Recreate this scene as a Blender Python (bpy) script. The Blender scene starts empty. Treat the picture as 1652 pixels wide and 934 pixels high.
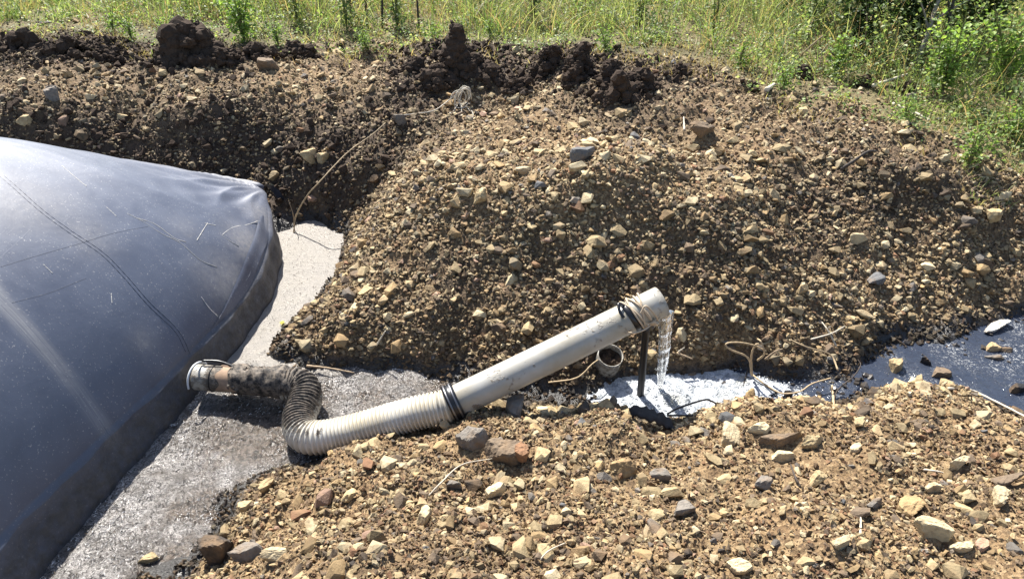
import bpy, bmesh, math, random
import numpy as np
from mathutils import Vector, Matrix

SC = bpy.context.scene
COL = SC.collection
R_ = math.radians
random.seed(11)
RNG = np.random.default_rng(11)

# ------------------------------------------------------------------ camera
CAM_Z = 2.3; PITCH = R_(32.5); FPX = 1193.0; CU, CV = 826.0, 467.0
cam_d = bpy.data.cameras.new('camera'); cam = bpy.data.objects.new('camera', cam_d); COL.objects.link(cam)
cam.location = (0, 0, CAM_Z); cam.rotation_euler = (math.pi/2 - PITCH, 0, 0)
cam_d.sensor_width = 36.0; cam_d.lens = 36.0*FPX/1652.0
cam_d.clip_start = 0.05; cam_d.clip_end = 2000
SC.camera = cam

# ------------------------------------------------------------------ light
SUN_EL = R_(50.0)
SUN_AZ = math.atan2(-0.40, 0.92)            # the sun stands ahead of the camera, a little to the left
world = bpy.data.worlds.new('World'); SC.world = world; world.use_nodes = True
wn = world.node_tree.nodes; wl = world.node_tree.links; wn.clear()
sky = wn.new('ShaderNodeTexSky'); sky.sky_type = 'NISHITA'; sky.sun_disc = False
sky.sun_elevation = SUN_EL; sky.sun_rotation = SUN_AZ
sky.air_density = 1.0; sky.dust_density = 1.2
bgn = wn.new('ShaderNodeBackground'); bgn.inputs['Strength'].default_value = 0.085
wo = wn.new('ShaderNodeOutputWorld'); wl.new(sky.outputs[0], bgn.inputs[0]); wl.new(bgn.outputs[0], wo.inputs[0])
sd = bpy.data.lights.new('sun', 'SUN'); so = bpy.data.objects.new('sun', sd); COL.objects.link(so)
sd.energy = 5.0; sd.angle = R_(0.53); sd.color = (1.0, 0.96, 0.885)
sdir = Vector((math.sin(SUN_AZ)*math.cos(SUN_EL), math.cos(SUN_AZ)*math.cos(SUN_EL), math.sin(SUN_EL)))
so.rotation_euler = sdir.to_track_quat('Z', 'Y').to_euler(); so.location = (-3, 8, 10)
SC.view_settings.view_transform = 'Standard'; SC.view_settings.look = 'None'
SC.view_settings.exposure = 1.3; SC.view_settings.gamma = 1.0
SC.cycles.max_bounces = 8; SC.cycles.transparent_max_bounces = 12; SC.cycles.sample_clamp_indirect = 6

# ------------------------------------------------------------------ survey: where a sight line meets a level
def ray(u, v):
    x = (u-CU)/FPX; q = (v-CV)/FPX; s, c = math.sin(PITCH), math.cos(PITCH)
    return np.array([x, c - q*s, -s - q*c])
def P(u, v, z=0.0):
    d = ray(u, v); t = (CAM_Z - z)/-d[2]
    return np.array([d[0]*t, d[1]*t, z])
def PY(u, v, y):
    d = ray(u, v); t = y/d[1]
    return np.array([d[0]*t, y, CAM_Z + d[2]*t])
def depth_of(p):
    return p[1]*math.cos(PITCH) + (CAM_Z-p[2])*math.sin(PITCH)

# ------------------------------------------------------------------ numpy noise
def _h(ix, iy, iz, seed):
    n = (ix.astype(np.int64)*374761393 + iy.astype(np.int64)*668265263 + iz.astype(np.int64)*2147483647 + seed*974711) & 0xffffffff
    n = ((n ^ (n >> 13))*1274126177) & 0xffffffff
    n = ((n ^ (n >> 15))*2246822519) & 0xffffffff
    return ((n ^ (n >> 16)) & 0xffffff)/float(0xffffff)
def vnoise(x, y, seed=0, z=None):
    x = np.asarray(x, float); y = np.asarray(y, float)
    ix = np.floor(x); iy = np.floor(y); fx = x-ix; fy = y-iy
    sx = fx*fx*fx*(fx*(fx*6-15)+10); sy = fy*fy*fy*(fy*(fy*6-15)+10)
    if z is None:
        zz = np.zeros_like(ix)
        a = _h(ix, iy, zz, seed); b = _h(ix+1, iy, zz, seed); c = _h(ix, iy+1, zz, seed); d = _h(ix+1, iy+1, zz, seed)
        return (a+(b-a)*sx)*(1-sy) + (c+(d-c)*sx)*sy
    z = np.asarray(z, float); iz = np.floor(z); fz = z-iz; sz = fz*fz*(3-2*fz); r = 0
    for k in (0, 1):
        a = _h(ix, iy, iz+k, seed); b = _h(ix+1, iy, iz+k, seed); c = _h(ix, iy+1, iz+k, seed); d = _h(ix+1, iy+1, iz+k, seed)
        r = r + ((a+(b-a)*sx)*(1-sy) + (c+(d-c)*sx)*sy)*(sz if k else 1-sz)
    return r
def fbm(x, y, f, o=4, seed=0, z=None, g=0.5):
    r = 0; a = 1; t = 0
    for i in range(o):
        zz = None if z is None else z*f
        r = r + a*(vnoise(x*f+i*17.3, y*f-i*9.1, seed+i, zz)*2-1); t += a; a *= g; f *= 2.03
    return r/t
def worley(x, y, f, seed=0):
    x = x*f; y = y*f; ix = np.floor(x); iy = np.floor(y); d1 = np.full(x.shape, 9.0); d2 = d1.copy(); z = np.zeros_like(ix)
    for i in (-1, 0, 1):
        for j in (-1, 0, 1):
            px = ix+i+_h(ix+i, iy+j, z, seed); py = iy+j+_h(ix+i, iy+j, z, seed+5)
            d = np.hypot(px-x, py-y); m = d < d1
            d2 = np.where(m, d1, np.minimum(d2, d)); d1 = np.where(m, d, d1)
    return d1, d2
def sstep(a, b, x):
    t = np.clip((x-a)/(b-a), 0, 1); return t*t*(3-2*t)

# ------------------------------------------------------------------ mesh helpers
def fast_mesh(name, V, F, col=None, smooth=False, attrs=None):
    V = np.ascontiguousarray(V, np.float32); F = np.ascontiguousarray(F, np.int32)
    me = bpy.data.meshes.new(name); n, k = F.shape
    me.vertices.add(len(V)); me.vertices.foreach_set('co', V.ravel())
    me.loops.add(n*k); me.loops.foreach_set('vertex_index', F.ravel())
    me.polygons.add(n); me.polygons.foreach_set('loop_start', np.arange(0, n*k, k, dtype=np.int32))
    me.polygons.foreach_set('use_smooth', np.full(n, smooth, dtype=bool))
    me.update(calc_edges=True)
    if col is not None:
        C = np.ones((len(V), 4), np.float32); C[:, :3] = col
        a = me.color_attributes.new('tint', 'FLOAT_COLOR', 'POINT'); a.data.foreach_set('color', C.ravel())
    for an, av in (attrs or {}).items():
        a = me.attributes.new(an, 'FLOAT', 'POINT'); a.data.foreach_set('value', np.ascontiguousarray(av, np.float32))
    return me
def link(name, me, mat=None, parent=None, label=None, cat=None, group=None, kind=None):
    o = bpy.data.objects.new(name, me); COL.objects.link(o)
    if mat is not None and me is not None and not me.materials: me.materials.append(mat)
    if parent is not None: o.parent = parent
    tag(o, label, cat, group, kind); return o
def tag(o, label=None, cat=None, group=None, kind=None):
    if label: o['label'] = label
    if cat: o['category'] = cat
    if group: o['group'] = group
    if kind: o['kind'] = kind
def empty(name, loc, label, cat, group=None):
    o = bpy.data.objects.new(name, None); COL.objects.link(o); o.location = loc; o.empty_display_size = 0.1
    tag(o, label, cat, group); return o
def grid_faces(nr, nc, wrap=False):
    i = np.arange(nr-1)[:, None]; j = np.arange(nc if wrap else nc-1)[None, :]
    j2 = (j+1) % nc
    return np.stack([i*nc+j, i*nc+j2, (i+1)*nc+j2, (i+1)*nc+j], -1).reshape(-1, 4)
def catmull(pts, n):
    p = np.array(pts, float); p = np.vstack([2*p[0]-p[1], p, 2*p[-1]-p[-2]]); out = []
    for i in range(1, len(p)-2):
        for t in np.linspace(0, 1, n, endpoint=False):
            a, b, c, d = p[i-1], p[i], p[i+1], p[i+2]
            out.append(0.5*((2*b)+(-a+c)*t+(2*a-5*b+4*c-d)*t*t+(-a+3*b-3*c+d)*t**3))
    out.append(p[-2]); return np.array(out)
def resample(p, n):
    s = np.r_[0, np.cumsum(np.linalg.norm(np.diff(p, axis=0), axis=1))]; q = np.linspace(0, s[-1], n)
    return np.stack([np.interp(q, s, p[:, k]) for k in range(3)], 1), q
def sweep(path, rad, seg=10, cap=True, squash=1.0, twist0=0.0):
    path = np.array(path, float); n = len(path); rad = np.broadcast_to(np.asarray(rad, float), (n,))
    T = np.gradient(path, axis=0); T /= np.linalg.norm(T, axis=1)[:, None]+1e-9
    up = np.array([0, 0, 1.0]); 
    if abs(T[0] @ up) > .95: up = np.array([0, 1.0, 0])
    N = np.zeros_like(T); u = up - T[0]*(up@T[0]); N[0] = u/np.linalg.norm(u)
    for i in range(1, n):
        u = N[i-1]-T[i]*(N[i-1]@T[i]); N[i] = u/(np.linalg.norm(u)+1e-9)
    B = np.cross(T, N); a = np.linspace(0, 2*np.pi, seg, endpoint=False)+twist0
    V = path[:, None]+rad[:, None, None]*(np.cos(a)[None, :, None]*N[:, None]*squash+np.sin(a)[None, :, None]*B[:, None])
    F = grid_faces(n, seg, True); V = V.reshape(-1, 3)
    T3 = np.concatenate([F[:, [0, 1, 2]], F[:, [0, 2, 3]]])
    if cap:
        V = np.vstack([V, path[0], path[-1]]); c0 = n*seg; j = np.arange(seg); j2 = (j+1) % seg
        T3 = np.concatenate([T3, np.stack([np.full(seg, c0), j2, j], 1), np.stack([np.full(seg, c0+1), (n-1)*seg+j, (n-1)*seg+j2], 1)])
    return V, T3
def merge(parts):
    V = []; F = []; o = 0
    for v, f in parts:
        V.append(v); F.append(f+o); o += len(v)
    return np.vstack(V), np.vstack(F)

def ico(sub):
    bm = bmesh.new(); bmesh.ops.create_icosphere(bm, subdivisions=sub, radius=1.0)
    V = np.array([v.co[:] for v in bm.verts]); F = np.array([[v.index for v in f.verts] for f in bm.faces]); bm.free(); return V, F
ICO4 = ico(4); ICO3 = ico(3); ICO1 = ico(2)

def hull_rock(seed, npts, dims):
    rg = np.random.default_rng(seed); p = rg.normal(size=(npts, 3)); p /= np.linalg.norm(p, axis=1)[:, None]; p = .4*p+.5*p/np.abs(p).max(1)[:, None]; p *= rg.uniform(.72, 1.08, (npts, 1))
    bm = bmesh.new()
    for q in p*np.array(dims): bm.verts.new(q)
    r = bmesh.ops.convex_hull(bm, input=bm.verts); bmesh.ops.delete(bm, geom=[g for g in bm.verts if not g.link_faces], context='VERTS')
    bmesh.ops.recalc_face_normals(bm, faces=bm.faces); bm.verts.index_update()
    V = np.array([v.co[:] for v in bm.verts]); F = np.array([[v.index for v in f.verts] for f in bm.faces]); bm.free(); return V, F
MUDP = [hull_rock(70+i, 11, (1, .9, .7)) for i in range(6)]
# ------------------------------------------------------------------ materials
def mat_new(name):
    m = bpy.data.materials.new(name); m.use_nodes = True; nt = m.node_tree
    return m, nt, nt.nodes, nt.links, nt.nodes['Principled BSDF']
def NN(nt, kind, **kw):
    n = nt.nodes.new(kind)
    for k, v in kw.items():
        if k.startswith('i_'):
            key = k[2:]; key = int(key) if key.isdigit() else key.replace('_', ' ')
            n.inputs[key].default_value = v
        else: setattr(n, k, v)
    return n
def noise(nt, scale, detail=4, rough=.55, vec=None, dist=0.0):
    n = NN(nt, 'ShaderNodeTexNoise', i_Scale=scale, i_Detail=detail, i_Roughness=rough, i_Distortion=dist)
    if vec is not None: nt.links.new(vec, n.inputs['Vector'])
    return n.outputs[0]
def ramp(nt, fac, stops):
    r = nt.nodes.new('ShaderNodeValToRGB'); e = r.color_ramp.elements
    while len(e) < len(stops): e.new(0.5)
    for i, (p, c) in enumerate(stops):
        e[i].position = p; e[i].color = (c, c, c, 1) if not hasattr(c, '__len__') else (*c, 1)
    nt.links.new(fac, r.inputs[0]); return r.outputs[0]
def mixc(nt, fac, a, b, blend='MIX'):
    m = nt.nodes.new('ShaderNodeMix'); m.data_type = 'RGBA'; m.blend_type = blend
    for s, v in ((m.inputs[0], fac), (m.inputs[6], a), (m.inputs[7], b)):
        if hasattr(v, 'links') or isinstance(v, bpy.types.NodeSocket): nt.links.new(v, s)
        elif hasattr(v, '__len__'): s.default_value = (*v, 1)
        elif s.type == 'VALUE': s.default_value = v
        else: s.default_value = (v, v, v, 1)
    return m.outputs[2]
def math_(nt, op, a, b=0.0):
    m = nt.nodes.new('ShaderNodeMath'); m.operation = op
    for s, v in ((m.inputs[0], a), (m.inputs[1], b)):
        if isinstance(v, bpy.types.NodeSocket): nt.links.new(v, s)
        else: s.default_value = v
    return m.outputs[0]
def bump(nt, h, strength, dist, bsdf=None, prev=None):
    b = NN(nt, 'ShaderNodeBump', i_Strength=strength, i_Distance=dist); nt.links.new(h, b.inputs['Height'])
    if prev is not None: nt.links.new(prev, b.inputs['Normal'])
    if bsdf is not None: nt.links.new(b.outputs[0], bsdf.inputs['Normal'])
    return b.outputs[0]
def attr(nt, name): 
    a = nt.nodes.new('ShaderNodeAttribute'); a.attribute_name = name; return a
def pos(nt): return nt.nodes.new('ShaderNodeNewGeometry').outputs['Position']
def objc(nt): return nt.nodes.new('ShaderNodeTexCoord').outputs['Object']

def make_stone_mat(name, per_object):
    m, nt, N, L, b = mat_new(name)
    if per_object: c = N.new('ShaderNodeObjectInfo').outputs['Color']; v = pos(nt)
    else: c = attr(nt, 'tint').outputs['Color']; v = pos(nt)
    n1 = noise(nt, 60, 5, .6, v); n2 = noise(nt, 14, 3, .5, v)
    c = mixc(nt, 1.0, c, ramp(nt, n1, [(.25, (.62, .58, .54)), (.5, 1.0), (.75, (1.22, 1.18, 1.1))]), 'MULTIPLY')
    c = mixc(nt, ramp(nt, n2, [(.5, 0.0), (.68, .55)]), c, (.23, .145, .075))
    L.new(c, b.inputs['Base Color']); b.inputs['Roughness'].default_value = .82
    b.inputs['Specular IOR Level'].default_value = .3
    n3 = bump(nt, noise(nt, 160, 5, .65, v), .55, .004)
    bump(nt, noise(nt, 35, 4, .6, v), .5, .01, b, n3)
    return m
M_STONE = make_stone_mat('stone_single', True)
M_GRAVEL = make_stone_mat('gravel_mix', False)

def ground_mat():
    m, nt, N, L, b = mat_new('earth')
    v = pos(nt); dark = attr(nt, 'dark').outputs['Fac']; wet = attr(nt, 'wet').outputs['Fac']; turf = attr(nt, 'turf').outputs['Fac']
    n1 = noise(nt, 22, 6, .65, v); n2 = noise(nt, 3.0, 3, .5, v); n3 = noise(nt, 110, 4, .7, v)
    vo = NN(nt, 'ShaderNodeTexVoronoi', i_Scale=75.0); L.new(v, vo.inputs['Vector'])
    tan = mixc(nt, n1, (.09, .060, .033), (.36, .275, .16))
    tan = mixc(nt, ramp(nt, n2, [(.35, 0.0), (.7, .5)]), tan, (.26, .17, .09))
    sep = N.new('ShaderNodeSeparateColor'); L.new(vo.outputs['Color'], sep.inputs[0])
    tan = mixc(nt, 1.0, tan, ramp(nt, sep.outputs[0], [(0.0, (.45, .38, .32)), (.5, (.9, .8, .68)), (.85, (1.15, 1.1, 1.0)), (1.0, (1.5, 1.45, 1.4))]), 'MULTIPLY')
    tan = mixc(nt, ramp(nt, n3, [(.36, .8), (.46, 0.0)]), tan, (.035, .022, .013))
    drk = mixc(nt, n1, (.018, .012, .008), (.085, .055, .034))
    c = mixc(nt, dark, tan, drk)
    c = mixc(nt, math_(nt, 'MULTIPLY', turf, ramp(nt, n1, [(.3, .2), (.7, .8)])), c, (.13, .125, .05))
    wetc = mixc(nt, n3, (.012, .011, .011), (.05, .046, .042))
    c = mixc(nt, wet, c, wetc)
    L.new(c, b.inputs['Base Color'])
    rg = mixc(nt, wet, .92, .33); L.new(rg, b.inputs['Roughness'])
    b1 = bump(nt, vo.outputs['Distance'], .6, .008); b2 = bump(nt, n3, .8, .006, None, b1)
    bump(nt, n1, .7, .02, b, b2)
    return m
M_EARTH = ground_mat()
def clod_mat():
    m, nt, N, L, b = mat_new('dark_topsoil'); v = pos(nt)
    n1 = noise(nt, 30, 5, .6, v)
    L.new(mixc(nt, n1, (.014, .010, .008), (.10, .07, .05)), b.inputs['Base Color']); b.inputs['Roughness'].default_value = .95
    b.inputs['Specular IOR Level'].default_value = .15
    bump(nt, noise(nt, 70, 5, .7, v), .8, .012, b); return m
M_CLOD = clod_mat()

def simple_mat(name, col, rough=.6, var=.25, scale=30, bmp=.2, metallic=0.0, dist=.003, spec=.5):
    m, nt, N, L, b = mat_new(name); v = objc(nt)
    n1 = noise(nt, scale, 5, .6, v)
    lo = tuple(c*(1-var) for c in col); hi = tuple(min(c*(1+var), 1) for c in col)
    L.new(mixc(nt, n1, lo, hi), b.inputs['Base Color']); b.inputs['Roughness'].default_value = rough
    b.inputs['Metallic'].default_value = metallic; b.inputs['Specular IOR Level'].default_value = spec
    if bmp: bump(nt, n1, bmp, dist, b)
    return m
def leaf_mat(name):
    m, nt, N, L, b = mat_new(name); c = attr(nt, 'tint').outputs['Color']
    hv = N.new('ShaderNodeHueSaturation'); L.new(c, hv.inputs['Color']); hv.inputs['Value'].default_value = 1.0
    L.new(c, b.inputs['Base Color']); b.inputs['Roughness'].default_value = .5; b.inputs['Specular IOR Level'].default_value = .35
    t = N.new('ShaderNodeBsdfTranslucent'); L.new(mixc(nt, 1.0, c, (1.25, 1.3, .7), 'MULTIPLY'), t.inputs['Color'])
    mx = N.new('ShaderNodeMixShader'); mx.inputs[0].default_value = .5
    L.new(b.outputs[0], mx.inputs[1]); L.new(t.outputs[0], mx.inputs[2]); L.new(mx.outputs[0], N['Material Output'].inputs['Surface'])
    return m
M_LEAF = leaf_mat('leaf')

# ------------------------------------------------------------------ terrain heights
# surveyed spot heights: (u, v, z, soil darkness with the mound's shade painted in)
SP = [
 # slurry trench bed
 (505,372,-.06,0),(535,395,-.05,0),(480,450,-.07,0),(430,520,-.07,0),(410,570,-.07,0),(450,598,-.06,0),(560,615,-.06,0),(640,625,-.06,0),
 (600,660,-.07,0),(400,700,-.10,0),(500,730,-.05,0),(300,800,-.10,0),(200,880,-.10,0),(350,650,-.10,0),(110,930,-.10,0),(700,640,-.03,.3),
 # left bank face (steep, dark)
 (470,352,.05,1),(540,352,.06,1),(575,330,.14,1),(520,300,.22,1),(600,290,.28,1),(480,250,.36,1),(560,230,.42,1),(640,230,.47,.9),
 (620,180,.56,.7),(690,180,.58,.7),(650,260,.42,.8),
 # mid mound foot
 (556,370,.02,.6),(552,430,.02,.4),(505,492,.02,.4),(450,545,.015,.5),(446,578,.015,.6),(500,586,.02,.6),(600,590,.02,.7),(740,602,.02,.8),(870,622,.02,.9),
 (960,615,.03,.8),(1100,592,.04,.8),(1250,592,.04,.7),(1370,588,.03,.6),(1400,570,.02,.5),(1520,543,.02,.4),(1585,512,.02,.3),(1652,498,.02,.3),
 # mid mound face and hollow; their shade goes into the darkness value
 (500,540,.10,.3),(560,545,.12,.4),(600,500,.20,.4),(700,530,.17,.6),(850,545,.17,.5),(1000,540,.17,.6),(1150,530,.17,.6),(1300,530,.14,.35),(1450,500,.11,.25),(1550,470,.12,.2),(1652,450,.14,.3),
 (580,430,.20,.3),(640,440,.29,.35),(730,440,.34,.6),(850,440,.36,.65),(1000,440,.36,.7),(1150,430,.37,.65),(1300,430,.31,.6),(1400,440,.22,.25),(1500,410,.25,.3),(1600,400,.24,.4),
 (610,350,.33,.4),(700,335,.53,.1),(850,325,.615,.05),(1000,325,.625,.05),(1150,320,.605,.2),(1250,360,.44,.75),(1300,295,.56,.8),(1300,370,.41,.8),(1450,290,.54,.8),(1450,350,.38,.8),(1580,300,.49,.7),(1580,360,.38,.6),(1652,330,.42,.5),(1400,480,.17,.2),(1300,470,.24,.4),
 (660,280,.47,.4),(750,250,.585,.1),(900,240,.635,.02),(1100,240,.645,.05),(1200,270,.625,.2),(850,375,.50,.55),(1000,375,.50,.6),(1150,370,.50,.7),(700,385,.43,.45),(1300,250,.62,.45),(1450,260,.58,.6),(1600,270,.55,.35),
 (720,160,.60,.4),(900,150,.68,.3),(1100,150,.70,.5),(1300,180,.68,.4),(1500,220,.62,.3),(1640,240,.58,.2),
 # shelf on the left and rough ground behind
 (0,150,.64,.25),(150,150,.64,.2),(300,150,.64,.2),(450,150,.63,.25),(600,145,.62,.3),(0,185,.60,.8),(150,190,.56,.9),(300,195,.53,.9),
 (60,85,.76,1.1),(150,95,.70,1.0),(300,100,.72,1.1),(400,95,.72,.9),(450,100,.70,.5),(600,100,.66,.4),(740,112,.74,1.2),(690,135,.68,1.1),(850,118,.72,1.0),(940,120,.76,1.2),(990,150,.74,1.1),(1050,130,.74,1.0),(1180,140,.72,.5),
 # water under the fall and stream bed
 (960,648,.01,.9),(1010,632,-.04,.2),(1100,625,-.05,0),(1200,620,-.05,0),(1150,650,-.05,0),(1280,635,-.03,.4),(1350,625,-.01,.6),(1400,615,-.05,0),(1500,590,-.06,0),(1600,570,-.06,0),(1560,620,-.05,0),(1630,650,-.06,0),(1340,642,-.03,.3),
 (1640,560,-.05,0),(830,640,.02,.9),(900,640,.02,.9),
 # near bank
 (175,934,-.06,0),(312,862,-.05,0),(332,800,-.05,0),(398,758,-.05,0),(485,738,-.04,0),
 (215,934,.03,.2),(345,868,.03,.2),(362,800,.03,.2),(420,770,.03,.2),(500,750,.03,.2),(570,724,.03,.2),(650,702,.05,.2),(715,684,.09,.2),
 (300,934,.13,.1),(400,870,.12,.1),(440,810,.11,.1),(550,770,.13,.15),(650,735,.15,.15),(740,690,.215,.15),(790,650,.225,.4),(840,656,.20,.3),(910,662,.15,.1),(1000,664,.13,.1),
 (1060,690,.15,.1),(1150,688,.15,.1),(1200,662,.14,.1),(1300,655,.12,.05),(1450,634,.12,.0),(1560,640,.12,0),(1645,694,.15,.1),
 (600,850,.30,.3),(800,780,.28,.25),(800,880,.38,.25),(1000,780,.29,.2),(1000,880,.40,.15),(1300,750,.26,.1),(1300,880,.38,.1),(1550,750,.25,.05),(1600,880,.36,.05),(450,910,.28,.1),(700,930,.40,.3),
]
W = []
for u, v, z, d in SP:
    p = P(u, v, z); W.append((p[0], p[1], z, d))
for x, y, z, d in [(-2.0,1.5,-.12,0),(-2.0,3,-.12,0),(-2.8,2.5,-.12,0),(-2.8,.5,-.12,0),(-2.6,4.0,-.1,.5),(-3.4,3,-.1,.5),(-1.7,3.9,-.1,0),
   (-4.3,3.2,.3,.8),(-4.6,1.5,.5,.5),(-4.6,0,.5,.5),(-1.5,1.2,-.08,0),(-1.5,.5,-.05,.2),(-1.5,-.3,.1,.2),(-.9,.9,.36,.2),(-.8,.3,.5,.2),
   (0,.8,.48,.2),(0,0,.58,.2),(1.2,.8,.46,.1),(2.2,.8,.45,.1),(2,0,.55,.1),(3,1.5,.3,.1),(3.4,2.6,-.04,0),(3.7,2.2,.08,.1),(3.2,3.3,.06,.3),(4.2,3.0,-.05,0),(4.2,3.9,.3,.3),(5,2.6,.3,.2),(5,4.5,.6,.2),
   (-4.4,4.5,.15,.9),(-3.6,4.45,.03,1),(-2.8,4.5,.02,1),(-2.0,4.5,.02,1),(-3.6,4.7,.3,1),(-2.8,4.72,.3,1),(-2.0,4.75,.3,1),(-3.6,5.0,.58,.8),(-2.8,5.05,.58,.8),(-2.0,5.05,.58,.9),
   (-6,5,.6,.5),(-6,3,.6,.5),(-6,8,.7,.4),(-3,8,.7,.4),(0,8,.7,.3),(3,8,.72,.3),(6,8,.72,.3),(6,5,.68,.3),(0,11,.7,.3),(-6,11,.7,.3),(6,11,.7,.3),(3,5.6,.7,.3),(4.5,5.5,.7,.3),
   (-3.5,6.9,.72,.4),(-1.5,6.9,.7,.3),(.5,6.7,.7,.3),(2.3,6.3,.72,.3),(-6,-2,.6,.3),(0,-3,.6,.3),(6,-2,.6,.3),(6,1,.5,.2)]:
    W.append((x, y, z, d))
W = np.array(W)
def tps_fit(xy, f, lam):
    n = len(xy); r = np.linalg.norm(xy[:, None]-xy[None], axis=2)
    K = r**2*np.log(r+1e-9); A = np.zeros((n+3, n+3)); A[:n, :n] = K + lam*np.eye(n)
    A[:n, n] = 1; A[:n, n+1:] = xy; A[n, :n] = 1; A[n+1:, :n] = xy.T
    return np.linalg.solve(A, np.r_[f, 0, 0, 0])
WZ = tps_fit(W[:, :2], W[:, 2], .0005); WD = tps_fit(W[:, :2], W[:, 3], .02)
def tps(w, x, y):
    sh = np.shape(x); x = np.ravel(x); y = np.ravel(y); out = np.empty(len(x)); n = len(W)
    for a in range(0, len(x), 40000):
        xx = x[a:a+40000]; yy = y[a:a+40000]
        r2 = (xx[:, None]-W[None, :, 0])**2+(yy[:, None]-W[None, :, 1])**2
        out[a:a+40000] = (.5*r2*np.log(r2+1e-12))@w[:n]+w[n]+w[n+1]*xx+w[n+2]*yy
    return out.reshape(sh)
# where the turf begins (world line, y as a function of x)
TB = np.array([P(u, v, .70)[:2] for u, v in [(-300,62),(0,62),(100,66),(180,72),(330,80),(480,82),(600,72),(700,84),(820,92),(900,98),(1000,104),(1100,112),(1180,135),(1250,158),(1330,168),(1420,182),(1530,222),(1652,243),(1900,300)]])
def turf_edge(x): return np.interp(x, TB[:, 0], TB[:, 1])

ax_f = lambda a, b, h: np.arange(a, b, h)
def axis(lo, hi, h, far, g=1.35):
    c = [ax_f(lo, hi, h)]; s = h; p = lo; L_ = []
    while p > -far: s *= g; p -= s; L_.append(p)
    s = h; p = c[0][-1]; R2 = []
    while p < far: s *= g; p += s; R2.append(p)
    return np.r_[L_[::-1], c[0], R2]
xs = axis(-4.4, 4.6, .0175, 600)
yc = np.r_[ax_f(1.1, 3.9, .0125), ax_f(3.9, 5.6, .018), ax_f(5.6, 9.0, .045)]
g = []; s = .0125; p = 1.1
while p > -600: s *= 1.35; p -= s; g.append(p)
g2 = []; s = .045; p = 9.0
while p < 600: g2.append(p); s *= 1.35; p += s
ys = np.r_[g[::-1], yc, g2]
GX, GY = np.meshgrid(xs, ys)
inside = sstep(9.0, 6.2, np.abs(GX))*sstep(12, 9.5, GY)*sstep(-4.5, -2.2, GY)
GXc = np.clip(GX, -9, 9); GYc = np.clip(GY, -4.5, 12)
Z0 = tps(WZ, GXc, GYc)*inside + .66*(1-inside)
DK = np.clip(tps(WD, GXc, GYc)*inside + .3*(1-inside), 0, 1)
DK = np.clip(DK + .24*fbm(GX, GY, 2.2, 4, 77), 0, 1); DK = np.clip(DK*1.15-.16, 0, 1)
land = sstep(-.02, .06, Z0)
turf = sstep(-.12, .25, GY - turf_edge(GX) + .25*fbm(GX, GY, 1.7, 3, 5))
rough = (1-.6*turf)*land*inside
Z = Z0 + rough*(.060*fbm(GX, GY, 1.8, 3, 1) + .062*fbm(GX, GY, 5, 4, 2))
d1, d2 = worley(GX+.03*fbm(GX, GY, 9, 2, 3), GY+.03*fbm(GX, GY, 9, 2, 4), 17, 9)
Z += rough*(.020*(1-np.clip(d1*1.5, 0, 1))*(.4+.6*DK))
d1, d2 = worley(GX, GY, 36, 19)
Z += rough*.010*(1-np.clip(d1*1.4, 0, 1))
Z += rough*.010*fbm(GX, GY, 40, 2, 12)
Z = np.where(Z0 < .0, np.minimum(Z, -.012 + .25*Z0), Z)
SLP = np.clip(np.hypot(np.gradient(Z0, axis=0)/np.gradient(GY, axis=0), np.gradient(Z0, axis=1)/np.gradient(GX, axis=1)), 0, 2.5)
WET = sstep(.085, .03, Z + .05*fbm(GX, GY, 5, 4, 31))*inside*(np.abs(GX) < 6)
def gz(x, y, A=None):
    A = Z if A is None else A
    i = np.clip(np.searchsorted(ys, y)-1, 0, len(ys)-2); j = np.clip(np.searchsorted(xs, x)-1, 0, len(xs)-2)
    fy = (y-ys[i])/(ys[i+1]-ys[i]); fx = (x-xs[j])/(xs[j+1]-xs[j])
    return (A[i, j]*(1-fx)+A[i, j+1]*fx)*(1-fy)+(A[i+1, j]*(1-fx)+A[i+1, j+1]*fx)*fy
def hit(u, v, A=None, zmin=-1):
    d = ray(u, v); t = np.arange(1.5, 14, .01); x = d[0]*t; y = d[1]*t; z = CAM_Z+d[2]*t
    h = np.maximum(gz(x, y, A), zmin); k = np.argmax(z < h); return np.array([x[k], y[k], h[k]]), t[k]
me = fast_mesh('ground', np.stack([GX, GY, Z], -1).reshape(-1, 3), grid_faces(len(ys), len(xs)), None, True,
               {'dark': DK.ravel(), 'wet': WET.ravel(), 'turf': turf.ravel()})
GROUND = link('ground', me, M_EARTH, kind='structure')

# ------------------------------------------------------------------ liquids
def pool_mesh(name, x0, x1, y0, y1, h, amp, keep, attrs=None, z=0.0):
    x = np.arange(x0, x1+h, h); y = np.arange(y0, y1+h, h); X, Y = np.meshgrid(x, y)
    Zs = z + amp(X, Y); V = np.stack([X, Y, Zs], -1).reshape(-1, 3); F = grid_faces(len(y), len(x))
    k = keep(X, Y).ravel(); F = F[k[F].all(1)]
    used = np.unique(F); mp = -np.ones(len(V), int); mp[used] = np.arange(len(used))
    at_ = {n: f(X, Y).ravel()[used] for n, f in (attrs or {}).items()}
    return fast_mesh(name, V[used], mp[F], None, True, at_)

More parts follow.
